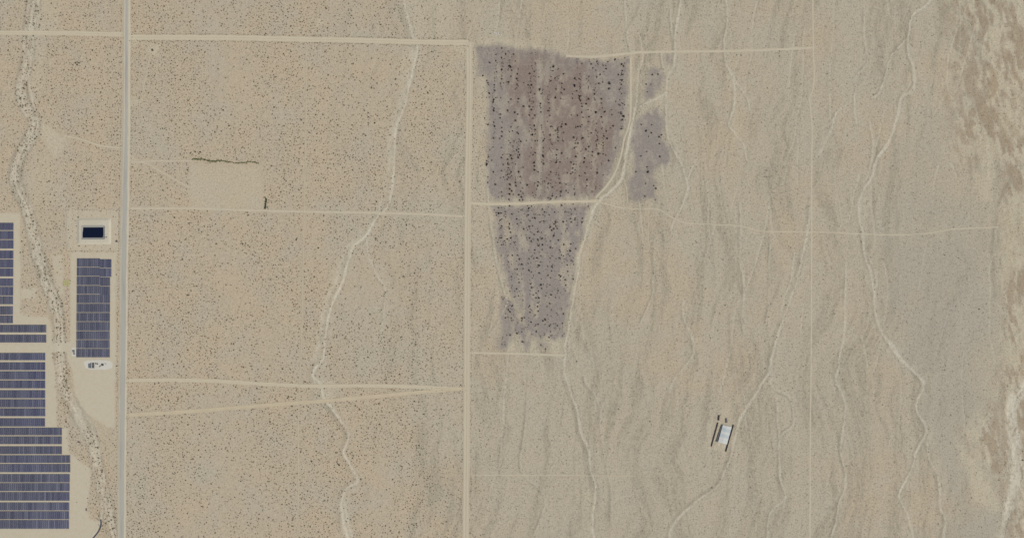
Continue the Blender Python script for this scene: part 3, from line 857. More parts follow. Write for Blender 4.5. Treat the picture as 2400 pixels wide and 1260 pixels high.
# ------------------------------------------------------------------ solar field
ROW_L = 18.0; ROW_W = 3.75; PITCH = 4.6
def row_mesh():
    b = MB(); n = 9; seg = ROW_L / n
    tilt = math.radians(12)
    for k in range(n):
        y = -ROW_L / 2 + seg * (k + .5)
        b.box((0, y, 1.75), (ROW_W, seg - .08, .05), ry=tilt, mi=0)
    b.tube((0, -ROW_L / 2, 1.62), (0, ROW_L / 2, 1.62), .08, .08, 5, mi=1)
    for y in (-7.5, -2.5, 2.5, 7.5):
        b.box((0, y, .8), (.14, .14, 1.7), mi=1)
    me_ = b.mesh('panel_row'); me_.materials.append(M['panel']); me_.materials.append(M['steel'])
    return me_
ROWM = row_mesh()
ORD = ['first', 'second', 'third', 'fourth', 'fifth', 'sixth', 'seventh', 'eighth', 'ninth', 'tenth', 'eleventh', 'twelfth', 'thirteenth', 'fourteenth', 'fifteenth', 'sixteenth', 'seventeenth', 'eighteenth', 'nineteenth', 'twentieth', 'twenty-first', 'twenty-second']
rr = random.Random(5)
def band(x0, x1, y0, y1, label, group, shift=None):
    cx, cy = PX((x0 + x1) / 2, (y0 + y1) / 2)
    t = tag(empty('solar_array', (cx, cy, 0)), label, 'solar array', group)
    n = int(round((x1 - x0) / PITCH)); p = (x1 - x0) / n
    for k in range(n):
        x = x0 + p * (k + .5); dy = 0.0; a, b = y0, y1
        if shift and x > shift[0]: a += shift[1]; b += shift[1]
        o = bpy.data.objects.new('panel_row', ROWM); COL.objects.link(o); o.parent = t
        wx, wy = PX(x, (a + b) / 2)
        o.location = (wx - cx, wy - cy, 0)
        o.scale = (1, (b - a) / ROW_L, 1)
        o.rotation_euler = (0, math.radians(rr.uniform(-2.5, 2.5)), 0)
    return t
ys = [605.4, 626.2, 647.2, 668.8, 689.5, 711, 732.4, 753.6, 775.2, 795.9, 816.5, 837.6]
for i in range(11):
    xl = 181 - 1.6 * i / 10; xr = (262 if i < 2 else 259.2) - 1.0 * i / 10
    band(xl, xr, ys[i] + (.6 if i else 0), ys[i + 1] - .8, f'{ORD[i]} solar band from the top in the block beside the paved road', 'solar bands beside the paved road', (236 if i in (0, 3) else 234, 2.0) if i < 4 else None)
LB = [(32.5, 522.2, 539.4), (32.5, 541.4, 560.7), (32.5, 562.6, 582.4), (32.3, 587.2, 606), (32.2, 608, 627.2), (32, 629, 647.6), (32, 652.4, 670.3), (31.8, 672, 692.2), (31.6, 694, 712.8), (31.4, 717.4, 737), (31.2, 739, 757),
      (109.5, 760.8, 778.6), (109.5, 784, 802.2),
      (107, 826.6, 843.6), (107, 848.6, 866.8), (107, 869.6, 888.6), (107, 891, 909.4), (107, 913.8, 932.4), (107, 935, 954), (107, 956.2, 974.6), (106.4, 979.4, 998.6),
      (146, 1001.4, 1019.2), (146, 1021.8, 1040), (146, 1045, 1063.4),
      (165.6, 1066, 1083.8), (165.6, 1086.4, 1105.6), (164.4, 1110, 1129.4), (164.2, 1131.2, 1149.8), (163.8, 1152.2, 1172.2), (163.4, 1176.4, 1195), (163, 1197, 1215.6), (162.6, 1217.6, 1237.8)]
for i, (xr, a, b) in enumerate(LB):
    if i < 11: lb = f'{ORD[i]} solar band from the top in the narrow column at left edge'; gp = 'solar bands of the narrow left column'
    elif i < 13: lb = ('upper' if i == 11 else 'lower') + ' of the two wide solar bands just above the site road'; gp = 'solar bands above the site road'
    else: lb = f'{ORD[i - 13]} solar band below the site road in the lower left field'; gp = 'solar bands of the lower left field'
    x0 = -12.0
    band(x0, xr, a, b, lb, gp)

for i, (px, py) in enumerate([(173.3, 822.6), (174.6, 828.6)]):
    cabinet('inverter_cabinet', ['upper', 'lower'][i] + ' dark inverter cabinet on the pad left of the solar block', 'cabinet', px, py, 0.0, [
        ('plinth', 'concrete', [((0, 0, .15), (5.0 - i, 5.6 - 2 * i, .3))], []),
        ('housing', 'dark_steel', [((0, 0, 1.6), (3.6 - i, 4.4 - 2 * i, 2.6))], []),
        ('roof_cap', 'grey_box', [((0, 0, 2.98), (3.9 - i, 4.7 - 2 * i, .12))], []),
        ('vent', 'steel', [((-.6, .6, 3.16), (.8, .8, .24))], [])], 'inverter cabinets')
# equipment on the gravel pad: steel frames, cabinets and a transformer
for i, (px, y0, y1) in enumerate([(209.8, 852, 862), (213.3, 850.5, 862.5), (217.6, 850, 855.5), (217.8, 856.5, 862.3), (220.8, 850, 862.5)]):
    L = y1 - y0
    t = tag(empty('steel_frame', (*PX(px, (y0 + y1) / 2), .06)), ['slim dark steel frame at the left end of the gravel pad', 'second slim dark steel frame from the left on the gravel pad', 'short dark steel frame in the upper middle of the gravel pad', 'short dark steel frame in the lower middle of the gravel pad', 'slim dark steel frame next to the two small cabinets'][i], 'steel frame', 'steel frames on the gravel pad')
    for y in (-L / 2 + .3, L / 2 - .3):
        b = MB(); b.box((-.5, y, 1.6), (.3, .3, 3.2)); b.box((.5, y, 1.6), (.3, .3, 3.2)); b.build('column', M['dark_steel'], t)
    b = MB(); b.box((0, 0, 3.3), (1.4, L, .25)); b.box((0, 0, 1.5), (1.3, L - .8, .2)); b.build('beam', M['grey_box'], t)
    for k in range(3):
        y = -L / 3 + k * L / 3
        b = MB(); b.tube((0, y, 3.4), (0, y, 4.2), .16, .1, 6); b.build('insulator', M['dark_steel'], t)
for i, (px, py) in enumerate([(225.4, 851.6), (229.2, 852.2)]):
    cabinet('switch_cabinet', ['left', 'right'][i] + ' of two small grey cabinets on the gravel pad', 'cabinet', px, py, 0, [
        ('plinth', 'concrete', [((0, 0, .1), (2.6, 2.4, .2))], []),
        ('housing', 'grey_box', [((0, 0, 1.3), (2.2, 1.9, 2.2))], []),
        ('roof_cap', 'dark_steel', [((0, 0, 2.45), (2.5, 2.2, .1))], [])], 'switch cabinets')
cabinet('transformer', 'large dark transformer at the right end of the gravel pad', 'transformer', 240.8, 854.5, .1, [
    ('plinth', 'concrete', [((0, 0, .15), (6.2, 6.4, .3))], []),
    ('tank', 'dark_steel', [((0, .3, 1.8), (3.2, 4.2, 3.0))], []),
    ('radiator', 'grey_box', [((-2.1, .3 + .5 * k, 1.6), (.7, .16, 2.4)) for k in range(-3, 4)], []),
    ('radiator', 'grey_box', [((2.1, .3 + .5 * k, 1.6), (.7, .16, 2.4)) for k in range(-3, 4)], []),
    ('bushing', 'grey_box', [], [((-.9, .3, 3.3), (-1.0, .3, 4.5), .2, .12, 7)]),
    ('bushing', 'grey_box', [], [((0, .3, 3.3), (0, .3, 4.6), .2, .12, 7)]),
    ('bushing', 'grey_box', [], [((.9, .3, 3.3), (1.0, .3, 4.5), .2, .12, 7)])])
cabinet('cable_rack', 'small slanting dark rack left of the transformer', 'rack', 235.3, 857.6, -.7, [
    ('frame', 'dark_steel', [((0, -2.2, 1), (.2, .2, 2)), ((0, 2.2, 1), (.2, .2, 2)), ((0, 0, 2.05), (1.1, 5.0, .2))], [])])
cabinet('cable_rack', 'thin bent dark rack right of the transformer', 'rack', 247.8, 851.8, .9, [
    ('frame', 'dark_steel', [((0, -1.8, .8), (.2, .2, 1.6)), ((0, 1.8, .8), (.2, .2, 1.6)), ((0, 0, 1.7), (.8, 4.2, .2))], [])])

def trailer(label, px, py, rz):
    t = tag(empty('flatbed_trailer', (*PX(px, py), 0), rz), label, 'trailer', 'parked trailers')
    b = MB(); b.box((0, 0, 1.0), (6.2, 2.3, .22)); b.box((0, 0, .78), (5.6, 1.0, .2)); b.build('bed', M['dark_steel'], t)
    b = MB(); b.box((-.2, 0, 1.5), (5.2, 2.0, .75)); b.build('load', M['grey_wall'], t)
    for x in (-1.4, -.4):
        for y in (-1.15, 1.15):
            b = MB(); b.tube((x, y - .12, .45), (x, y + .12, .45), .45, .45, 12); b.build('wheel', M['tyre'], t)
    b = MB(); b.box((3.8, 0, .75), (1.6, .16, .14)); b.box((4.5, 0, .4), (.12, .12, .7)); b.build('drawbar', M['steel'], t)
trailer('dark loaded trailer parked crosswise on pale ground right of the solar field', 185.3, 1035.2, 0.05)
trailer('dark loaded trailer parked lengthwise in the lower yard', 202.6, 1193, math.pi / 2)

# square yellowish stack
t = tag(empty('covered_stack', (*PX(156.5, 662.3), 0)), 'flat square yellowish covered stack left of the solar block', 'stack')
for i in range(3):
    for j in range(3):
        b = MB(); hgt = .9 + .15 * ((i * 7 + j * 5) % 3)
        b.box((-4.6 + 4.6 * i, -4.4 + 4.4 * j, hgt / 2), (4.45, 4.25, hgt), taper=.95); b.build('bale', M['yellow'], t)

# ------------------------------------------------------------------ shed with pale roof and dark walls
AX = Vector((-11.7, -42.2)).normalized()      # along the shed, towards the bottom of the picture
ang = math.atan2(AX.y, AX.x) + math.pi / 2    # local -y runs along AX
sx_, sy_ = PX(1698.6, 1017.3)
shed = tag(empty('roofed_shed', (sx_, sy_, float(gz(sx_, sy_)[0])), ang), 'long shed with a pale white and blue roof among dark walls', 'shed')
LW, LL = 21.5, 42.5
RH = 4.2
npan = 6
for k in range(npan):
    y0 = -LL / 2 + LL * k / npan; y1 = y0 + LL / npan - .12
    zb = (0, .10, 0, .10, 0, .10)[k]
    b = MB(); hw_ = LW / 2
    v = [(-hw_, y0, RH + zb), (0, y0, RH + .9 + zb), (hw_, y0, RH + zb), (-hw_, y1, RH + zb), (0, y1, RH + .9 + zb), (hw_, y1, RH + zb)]
    v += [(x, y, z - .14) for x, y, z in v]
    b.v = v; b.f = [(0, 1, 4, 3), (1, 2, 5, 4), (6, 9, 10, 7), (7, 10, 11, 8), (0, 3, 9, 6), (2, 8, 11, 5), (0, 6, 7, 1), (1, 7, 8, 2), (3, 4, 10, 9), (4, 5, 11, 10)]; b.m = [0] * 10
    b.build('roof_panel', M['roof_white' if k in (0, 1, 3, 5) else 'roof_blue'], shed)
for x in (-LW / 2 + .5, 0, LW / 2 - .5):
    for k in range(7):
        y = -LL / 2 + .4 + (LL - .8) * k / 6
        b = MB(); b.box((0, 0, RH / 2 + (.35 if x == 0 else -.1)), (.28, .28, RH + (.7 if x == 0 else -.2))); b.build('post', M['grey_wall'], shed, (x, y, 0))
b = MB(); b.box((0, LL / 2 - 3, .12), (LW + 2, 9, .16)); b.box((0, -LL / 2 - 5.4, .10), (LW - 2, 8.0, .12)); b.build('apron', M['crest'], shed)
def wall(label, a, b_, w, h, mk, z=0):
    ax, ay = PX(*a); bx, by = PX(*b_)
    L = math.dist((ax, ay), (bx, by)); rz = math.atan2(by - ay, bx - ax)
    t = tag(empty('board_wall', ((ax + bx) / 2, (ay + by) / 2, float(gz((ax + bx) / 2, (ay + by) / 2)[0]) - .1), rz), label, 'wall', 'dark walls round the pale shed')
    n = max(2, int(L / 4.5))
    for k in range(n):
        m = MB(); m.box((-L / 2 + L / n * (k + .5), .12 * ((k * 3) % 2), h / 2), (L / n - .12, w, h + .25 * ((k * 5) % 3))); m.build('panel', M[mk], t)
    for k in range(n + 1):
        m = MB(); m.box((-L / 2 + L / n * k, 0, h / 2 + .2), (.4, w + .5, h + .6)); m.build('post', M['grey_wall'], t)
wall('long dark brown wall left of the pale roofed shed', (1682.6, 990), (1667.2, 1045), 1.9, 2.6, 'brown_wall')
wall('dark wall hugging the left side of the pale roofed shed', (1691.5, 996), (1679, 1034), 2.3, 2.4, 'grey_wall')
wall('long dark wall along the right side of the pale roofed shed', (1719.2, 994.5), (1701.2, 1057), 1.9, 2.8, 'brown_wall')
wall('short dark wall alone above the left end of the shed', (1685.2, 972.5), (1684, 984), 2.8, 2.8, 'brown_wall')
wall('short grey wall above the middle of the pale shed', (1702.2, 980), (1702.4, 989.5), 3.8, 2.2, 'grey_wall')

# rubbish heap north of the burnt field
t = tag(empty('rubbish_heap', (*PX(1166, 78.5), 0)), 'scattered pale rubbish heap beside the track north of the burnt field', 'rubbish heap')
hr = random.Random(3)
for k in range(16):
    b = MB(); s = hr.uniform(.9, 2.6)
    b.box((0, 0, s * .2), (s, s * hr.uniform(.5, 1.0), s * .45), taper=.7)
    b.build('chunk', M['rubbish'], t, (hr.gauss(0, 5.0), hr.gauss(0, 1.6), 0), hr.uniform(0, 3))

# ------------------------------------------------------------------ shrubs
def shrub_mesh(name, seed, nleaf, r, h, leaf, nstem, mats, flat=.8):
    rg = random.Random(seed); b = MB()
    lobes = [(rg.uniform(-.35, .35) * r, rg.uniform(-.35, .35) * r, rg.uniform(.5, .8) * r) for _ in range(3)]
    for k in range(nstem):
        a = 2 * math.pi * (k + rg.random()) / nstem
        e = rg.uniform(.5, .85)
        b.tube((0, 0, -.1), (r * e * math.cos(a), r * e * math.sin(a), h * rg.uniform(.6, .95)), .05 * r, .015 * r, 3, mi=1)
    for k in range(nleaf):
        lx, ly, lr = lobes[k % 3]
        a = rg.uniform(0, 6.283); q = math.sqrt(rg.random()) * lr
        x = lx + q * math.cos(a); y = ly + q * math.sin(a)
        top = h * (1 - .55 * (min(1, math.hypot(x, y) / r)) ** 2)
        z = rg.uniform(.25, 1.0) * top
        s = leaf * rg.uniform(.6, 1.3)
        i = len(b.v)
        ax = [Vector((rg.uniform(-1, 1), rg.uniform(-1, 1), rg.uniform(-1, 1))).normalized() * s * rg.uniform(.7, 1.2) for _ in range(3)]
        for d in (ax[0], ax[1], -(ax[0] + ax[1]) * .7, Vector((0, 0, s * flat))):
            b.v.append((x + d.x, y + d.y, max(.02, z + d.z * flat)))
        for f in ((0, 1, 3), (1, 2, 3), (2, 0, 3), (0, 2, 1)):
            b.f.append(tuple(i + j for j in f)); b.m.append(0)
    me_ = b.mesh(name)
    for mm_ in mats: me_.materials.append(mm_)
    return me_

CHAR = [shrub_mesh('charred_shrub', 20 + i, 46, 1.0, .85, .34, 6, (M['char'], M['char'])) for i in range(5)]
BIG = [shrub_mesh('creosote_bush', 40 + i, 52, 1.0, .85, .32, 5, (M['shrub_big'], M['stem'])) for i in range(5)]
HED = [shrub_mesh('hedge_bush', 60 + i, 56, 1.0, .6, .34, 4, (M['hedge'], M['stem'])) for i in range(3)]
CED = [shrub_mesh('tamarisk_tree', 70 + i, 90, 1.0, 1.1, .32, 4, (M['cedar'], M['stem'])) for i in range(3)]

def put(name, mesh, px, py, r, label, cat, group, rg=random):
    x, y = PX(px, py)
    o = bpy.data.objects.new(name, mesh); COL.objects.link(o)
    o.location = (x, y, float(gz(x, y)[0]))
    o.rotation_euler = (0, 0, rg.uniform(0, 6.28))
    o.scale = (r * rg.uniform(.85, 1.15), r * rg.uniform(.85, 1.15), r * rg.uniform(.8, 1.1))
    return tag(o, label, cat, group)

T1 = (1080, 60, [(603,382),(713,385),(735,478),(390,500),(567,550),(655,540),(670,560),(770,585),(685,600),(760,648),(480,622),(545,595),(297,673),(675,683),(923,645),(1050,692),(1245,552),(1240,612),(1270,705),(1380,650),(1360,778),(1390,855),(1285,855),(1270,970),(1500,920),(1500,978),(1525,800),(1535,708),(1590,715),(1600,655),(1560,878),(1600,820),(1610,945),(1605,1005),(1620,1045),(1685,1055),(1630,1090),(1625,1165),(1645,1230),(1570,1205),(1485,1200),(547,717),(755,715),(768,740),(645,760),(640,790),(450,800),(458,868),(535,782),(575,770),(850,768),(755,795),(770,815),(730,858),(905,800),(950,797),(1060,855),(940,900),(365,770),(375,800),(350,740),(470,968),(445,990),(440,1030),(535,970),(673,990),(775,985),(768,1028),(640,1025),(845,1085),(925,1090),(970,1095),(950,1130),(1070,1045),(1075,1105),(1080,1165),(1190,1110),(1195,1210),(1185,1145),(920,1200),(995,1205),(970,1245),(765,1190),(725,1165),(535,1190),(530,1240),(445,1110),(445,1140),(630,1140),(350,965),(385,910),(325,1240)])
T2 = (1330, 60, [(320,517),(405,517),(345,570),(480,540),(515,538),(518,578),(543,487),(640,455),(770,440),(730,520),(755,545),(735,608),(685,658),(745,660),(730,735),(440,657),(475,760),(425,780),(565,775),(555,848),(285,980),(250,1055),(365,915),(370,1000),(455,985),(460,1045),(470,1105),(380,1165),(280,1135),(500,1160),(460,1225),(290,1225),(650,1018),(705,1000),(765,1062),(710,1070),(715,1165),(760,1220),(600,1195),(590,1132),(1215,658),(1075,892),(1120,790),(1055,790),(1140,660)])
T3 = (1080, 260, [(555,155),(548,222),(555,275),(550,340),(525,370),(440,365),(445,150),(452,210),(365,185),(735,130),(675,215),(655,280),(770,210),(775,305),(992,205),(1000,250),(925,272),(960,325),(1000,400),(950,495),(1165,145),(1205,215),(1197,325),(1110,400),(1110,495),(1110,597),(1112,708),(1300,235),(1350,215),(1355,180),(1410,185),(1305,355),(1270,265),(1295,520),(1285,590),(1355,570),(1430,635),(1540,610),(1530,493),(1535,435),(1570,437),(1515,355),(1640,362),(1575,210),(1650,690),(1680,515),(1665,630),(1665,830),(1505,770),(1500,825),(1480,845),(1430,830),(1515,718),(1480,690),(1330,685),(1280,695),(1315,855),(1320,910),(1335,965),(1345,1080),(1415,1070),(1440,1097),(1415,985),(1695,922),(1692,1005),(1210,930),(1125,945),(1037,818),(1040,950),(995,970),(1035,1003),(1020,1050),(1232,1025),(1230,1110),(1230,1140),(1210,1180),(990,790),(990,740),(985,695),(975,585),(790,585),(770,615),(805,410),(880,400),(665,428),(645,400),(560,590),(550,630),(675,600),(680,640),(630,650),(630,715),(570,715),(550,803),(440,820),(355,672),(350,720),(420,663),(365,885),(363,960),(465,990),(535,895),(575,885),(640,888),(685,870),(675,815),(780,820),(800,885),(805,965),(830,1035),(805,1080),(835,1108),(780,1125),(815,1155),(740,960),(745,1000),(660,985),(655,1045),(685,1070),(655,1120),(705,1120),(550,1090),(555,1145),(645,1190),(790,1195),(835,1198),(890,995),(835,755),(545,490),(435,490),(750,525),(780,510),(1000,560)])
T4 = (1330, 260, [(385,20),(195,20),(282,145),(388,170),(195,185),(145,210),(470,155),(735,120),(725,240),(575,232),(615,200),(385,265),(320,295),(525,272),(490,335),(533,370),(405,390),(380,405),(210,362),(85,355),(395,510),(420,575),(518,595),(555,672),(645,495),(335,550),(335,600),(325,685),(225,685),(230,640),(250,515),(320,775),(400,785),(405,830),(480,858),(265,922),(1135,190),(1090,345),(1125,293),(1055,270),(990,182),(1260,320),(1230,348),(1235,440),(1065,545),(1240,607),(985,605),(1085,818),(920,818),(1070,752),(1050,972),(1160,1005),(1187,1040),(1040,1147),(1180,1190),(480,430)])
T5 = (1080, 460, [(545,153),(505,153),(655,128),(690,242),(515,228),(545,228),(550,305),(600,278),(750,303),(655,368),(545,395),(535,425),(655,428),(810,353),(760,370),(845,440),(670,482),(920,153),(905,198),(905,250),(1097,178),(1060,247),(1105,247),(1188,247),(1258,215),(1355,120),(1510,107),(1535,172),(1535,295),(1475,300),(1635,297),(1630,345),(1375,345),(1270,340),(1115,330),(1068,342),(995,290),(930,328),(965,400),(920,405),(1200,410),(1295,432),(1250,435),(1250,525),(1083,485),(1040,470),(1090,565),(1037,580),(1100,650),(1095,715),(1040,660),(925,560),(545,555),(625,575),(675,560),(670,635),(545,790),(690,790),(790,835),(915,835),(1025,828),(1080,800),(1200,830),(1325,715),(1335,740),(1470,730),(1385,648),(1475,640),(1545,705),(1430,860),(1505,875),(1515,915),(1320,820),(1380,795),(1430,920),(1440,1010),(1320,1055),(1340,1075),(1055,930),(915,995),(950,1015),(755,980),(820,915),(905,897),(650,1010),(680,1077),(780,1115),(785,1150),(1055,1030),(1080,1105),(1075,1185),(1205,1095),(1335,1125),(1410,1190),(1405,1120),(1510,1105),(1155,1215),(935,1175),(690,1195),(750,1240),(1220,1000),(1225,940)])
T6 = (1080, 660, [(750,97),(830,185),(775,185),(930,115),(1045,120),(1010,150),(975,175),(1010,215),(1050,215),(1037,280),(1030,335),(1145,188),(1215,175),(1305,118),(1408,122),(1195,290),(1158,330),(1220,372),(1290,420),(1380,430),(1040,395),(1000,443),(930,410),(925,322),(910,340),(945,537),(1105,525),(1040,570),(1000,590),(1015,670),(1190,595),(1300,590),(1205,668),(1185,745),(660,405),(675,485),(600,483),(665,715),(555,838),(830,805),(1075,850),(1140,905),(820,670),(755,690),(820,520),(825,490),(835,250),(640,370)])
BLK = {(1060,855,0),(1245,552,0),(655,540,0),(1525,800,0),(565,775,1),(555,848,1),(380,1165,1),(350,720,2),(1110,597,2),(420,575,3),(1085,818,3),(1470,730,4)}
char_pts = []
cr_ = random.Random(9)
for ti, (ox, oy, L) in enumerate((T1, T2, T3, T4, T5, T6)):
    for (a, b) in L:
        r = cr_.uniform(1.6, 2.9)
        if (a, b, ti) in BLK: r = 3.5
        if ti >= 4: r *= .95
        char_pts.append((ox + a / 5.727, oy + b / 5.727, r))
char_pts.sort(key=lambda q: -q[2])
stuff_char = char_pts[300:]
def burn_label(x, y):
    if x > 1470:
        w = 'small upper' if y < 245 else 'larger lower'
        return (f'black burnt shrub in the {w} grey burnt patch east of the wash', f'burnt shrubs of the {w} patch east of the wash')
    if y > 478:
        w = 'top' if y < 580 else 'middle' if y < 690 else 'ragged bottom'
        return (f'black burnt shrub in the {w} part of the tapering southern field', f'burnt shrubs of the southern field, {w} part')
    v = 'upper' if y < 250 else 'middle' if y < 360 else 'lower'
    if abs(x - 1272) < 7: return (f'black burnt shrub in the {v} third of the pale lane', f'burnt shrubs in the pale lane, {v} third')
    w = 'brownish half right' if x > 1267 else 'dense half left'
    return (f'black burnt shrub in the {w} of the pale lane, {v} third', f'burnt shrubs, {w} of the pale lane, {v} third')
for i, (x, y, r) in enumerate(char_pts[:300]):
    lb, gp = burn_label(x, y)
    put('burnt_shrub', CHAR[i % 5], x, y, r, lb, 'shrub', gp, cr_)

live = []
def L_(ox, oy, s, pts):
    for a, b in pts: live.append((ox + a / s, oy + b / s))
L_(0, 0, 4.2, [(380,107),(255,232),(337,240),(228,508),(890,590),(1033,512),(910,498),(1122,588),(1035,455),(710,455),(985,825),(1078,797),(1002,1178),(708,690),(672,912)])
L_(300, 0, 3, [(208,711),(440,741),(672,776),(727,806),(400,870),(246,905),(788,908),(1015,643),(1037,832),(947,545),(1033,545),(818,545),(398,418),(710,884),(1098,943),(808,1036),(475,1068),(507,1068),(980,1128),(1635,1124),(1692,865),(1735,865),(1530,155),(968,237),(1368,805),(1520,537),(1320,807),(540,370),(340,320),(290,583),(335,552)])
L_(600, 420, 3, [(470,355),(672,357),(572,420),(620,515),(1057,320),(440,483),(205,165),(205,195),(848,157),(935,605),(415,875),(740,1132),(843,415),(1435,17),(755,318),(285,425),(475,255),(1115,660),(675,998),(940,1135),(45,455),(14,587)])
L_(600, 840, 3, [(348,163),(255,333),(255,397),(188,525),(315,655),(390,720),(228,268),(640,652),(1440,183),(1110,1168),(1080,460),(82,72),(185,72),(440,490),(582,745),(612,130)])
L_(300, 840, 3, [(620,137),(423,465),(390,690),(406,855),(260,1080),(988,1115),(502,530),(850,240),(815,60),(940,548),(500,497),(475,800),(288,295),(625,950)])
L_(1200, 840, 3, [(643,672),(1405,905),(575,865),(640,372),(1400,665),(455,20),(1040,380)])
L_(1800, 840, 3, [(162,440),(1790,713),(1790,650),(1130,655),(1240,80)])
L_(1800, 420, 3, [(655,440),(655,370),(752,775),(1487,910),(127,885),(95,820),(470,945),(225,592),(62,1110)])
L_(1800, 0, 3, [(742,665),(980,870),(416,520),(1043,480),(848,485)])
L_(1300, 420, 3, [(695,660),(1060,770),(1640,250),(565,660),(435,960),(1200,885),(1095,1115)])
L_(1500, 0, 3, [(895,620),(768,515),(710,388),(680,388),(980,360),(980,395),(885,325),(1315,522),(885,1198)])
L_(0, 200, 4.2, [(300,525),(405,485),(348,260),(955,618),(992,568),(945,1025),(1122,1165),(28,755),(215,888),(697,893),(800,888),(990,70),(537,130),(478,148),(345,520),(1000,340)])
lv = random.Random(4)
def live_label(x, y):
    if x < 285:
        w = 'above' if y < 77 else 'below'
        return (f'darker rounded bush west of the paved road, {w} the western dirt road', f'larger bushes west of the paved road, {w} the dirt road')
    if x < 1090:
        w = 'left' if x < 708 else 'right'
        v = 'north of the wide northern dirt road' if y < 94 else 'north of the plot track' if y < 492 else 'between plot track and southern dirt road' if y < 900 else 'south of the southern dirt road'
        return (f'darker rounded bush {w} of the faint long track, {v}', f'larger bushes {w} of the faint track, {v}')
    w = 'left' if x < 1900 else 'right'; v = 'above' if y < 545 else 'below'
    return (f'darker eastern bush {w} of the straight track and {v} the winding track', f'eastern bushes {w} of the straight track, {v} the winding one')
for i, (x, y) in enumerate(live):
    lb, gp = live_label(x, y)
    put('desert_bush', BIG[i % 5], x, y, lv.uniform(1.5, 2.25) * (1.0 if x < 1090 else .85), lb, 'bush', gp, lv)
put('desert_bush', BIG[0], 357, 118, 3.3, 'large round dark bush alone on a pale patch by the road junction', 'bush', None, lv)
for k, (dx, dy, r) in enumerate([(-3.5, -1, 2.2), (0, 3.2, 2.2), (3.6, -1.5, 1.9), (.5, -4, 1.8), (-.2, 0, 1.4)]):
    put('desert_bush', BIG[k], 181 + dx, 149 + dy, r, 'bush of the ragged ring-shaped thicket in the upper left', 'bush', 'ring-shaped thicket in the upper left', lv)
# hedge along the bare plot
HP, hq = resample(HEDGE_N, 3.3)
for k, (x, y) in enumerate(HP):
    put('hedge_bush', HED[k % 3], x + lv.uniform(-.5, .5), y + lv.uniform(-.8, .8), lv.uniform(1.8, 2.6) * (1.15 if x < 520 else .95), 'green bush in the long hedge row above the bare square plot', 'bush', 'hedge row above the bare plot', lv)
for k, (x, y, r) in enumerate([(622, 463, 2.0), (624.5, 468, 3.0), (623.6, 473, 3.2), (623.2, 478.5, 3.3), (622.6, 483.5, 3.1), (621.6, 487.5, 2.9), (626.6, 486, 1.8)]):
    put('tamarisk_tree', CED[k % 3], x, y, r, 'dark green tree in the short clump right of the bare plot', 'tree', 'tree clump right of the bare plot', lv)

# ------------------------------------------------------------------ the mass of small desert scrub (nobody could count it)
SMALL = []
for i in range(6):
    SMALL.append(shrub_mesh('scrub_clump', 90 + i, 26, 1.0, .52, .42, 3, (M['shrub'], M['stem'])))
cell = 5.2
nx_, ny_ = int(2640 / cell), int(1480 / cell)
jx, jy = np.meshgrid(np.arange(nx_), np.arange(ny_))
sxp = -120 + (jx.ravel() + RNG.random(nx_ * ny_)) * cell
syp = -110 + (jy.ravel() + RNG.random(nx_ * ny_)) * cell
cvs = cover(sxp, syp)
bare = np.zeros(sxp.shape)
for pts in ([(443,384),(614,384),(617,489),(445,489)], [(98,290),(160,325),(135,366),(98,330)], [(181,510),(261,510),(261,573),(181,573)], [(166,592),(272,592),(270,1000),(166,1000)], [(-130,500),(46,500),(47,742),(110,742),(110,1000),(168,1060),(168,1340),(-130,1340)], [(1664,968),(1724,985),(1702,1062),(1660,1050)]):
    bare = np.maximum(bare, (sdf_poly(sxp, syp, pts) < 1).astype(float))
rdm = road_mask(sxp, syp, .8, 1.5)
west = 1 - sstep(900, 1250, sxp)
dens = .50 + .30 * (1 - west) + 1.5 * (fbm(sxp, syp, 90, 201, 4, 170) - .44) * west + .35 * (fbm(sxp, syp, 45, 203, 3, 120) - .5)
dens = dens * (1 - .9 * np.clip(cvs['sand'] * 1.4, 0, 1)) * (1 - .97 * cvs['graded']) * (1 - .85 * cvs['pale']) * (1 - .25 * cvs['fan']) * (1 - .72 * cvs['burn']) * (1 - rdm) * (1 - bare)
dens += .5 * cvs['bank'] * (1 - rdm) * (1 - bare) * (1 - cvs['graded']) * (sxp < 300)
dens += .45 * cvs['brown']
keep = RNG.random(sxp.shape) < dens
sxp = sxp[keep]; syp = syp[keep]; wk = west[keep]; bk = cvs['bank'][keep]
ssz = (.55 + .85 * RNG.random(sxp.shape) ** 2.5 + .5 * (RNG.random(sxp.shape) > .93)) * (.84 + .50 * wk) * (1 + .35 * bk * (sxp < 300))
# bushes that line the graded roads and the paved road, where run-off collects
ex, ey, es = [], [], []
lr = random.Random(12)
def edge_row(pts, off, gap, r, p):
    C, q = resample(pts, gap)
    T = np.gradient(C, axis=0); T /= np.linalg.norm(T, axis=1)[:, None]
    for (x, y), (tx, ty) in zip(C, T):
        for s in (-1, 1):
            if lr.random() < p:
                o = off + lr.uniform(-.6, 1.6)
                ex.append(x - ty * o * s + lr.uniform(-1, 1)); ey.append(y + tx * o * s + lr.uniform(-1, 1)); es.append(r * lr.uniform(.7, 1.35))
edge_row(ROADS[1][3], 7.6, 3.2, 1.0, .8)
edge_row(ROADS[0][3], 7.0, 5.0, .9, .5)
edge_row(ROADS[2][3], 9.6, 4.6, 1.05, .65)
edge_row(ROADS[7][3], 6.0, 6.0, .9, .5)
edge_row(ROADS[8][3], 5.8, 6.0, .85, .4)
edge_row(HIGHWAY, 12.0, 3.8, 1.05, .65)
edge_row([(157, 491.5), (279, 491.5)], .5, 4, .8, .7); edge_row([(279, 491), (279, 588)], .5, 4, .8, .7); edge_row([(157, 588), (279, 588)], .5, 4, .8, .6)
ex += [p[0] for p in []]
ax_ = np.concatenate([sxp, ex]); ay_ = np.concatenate([syp, ey]); as_ = np.concatenate([ssz, es])
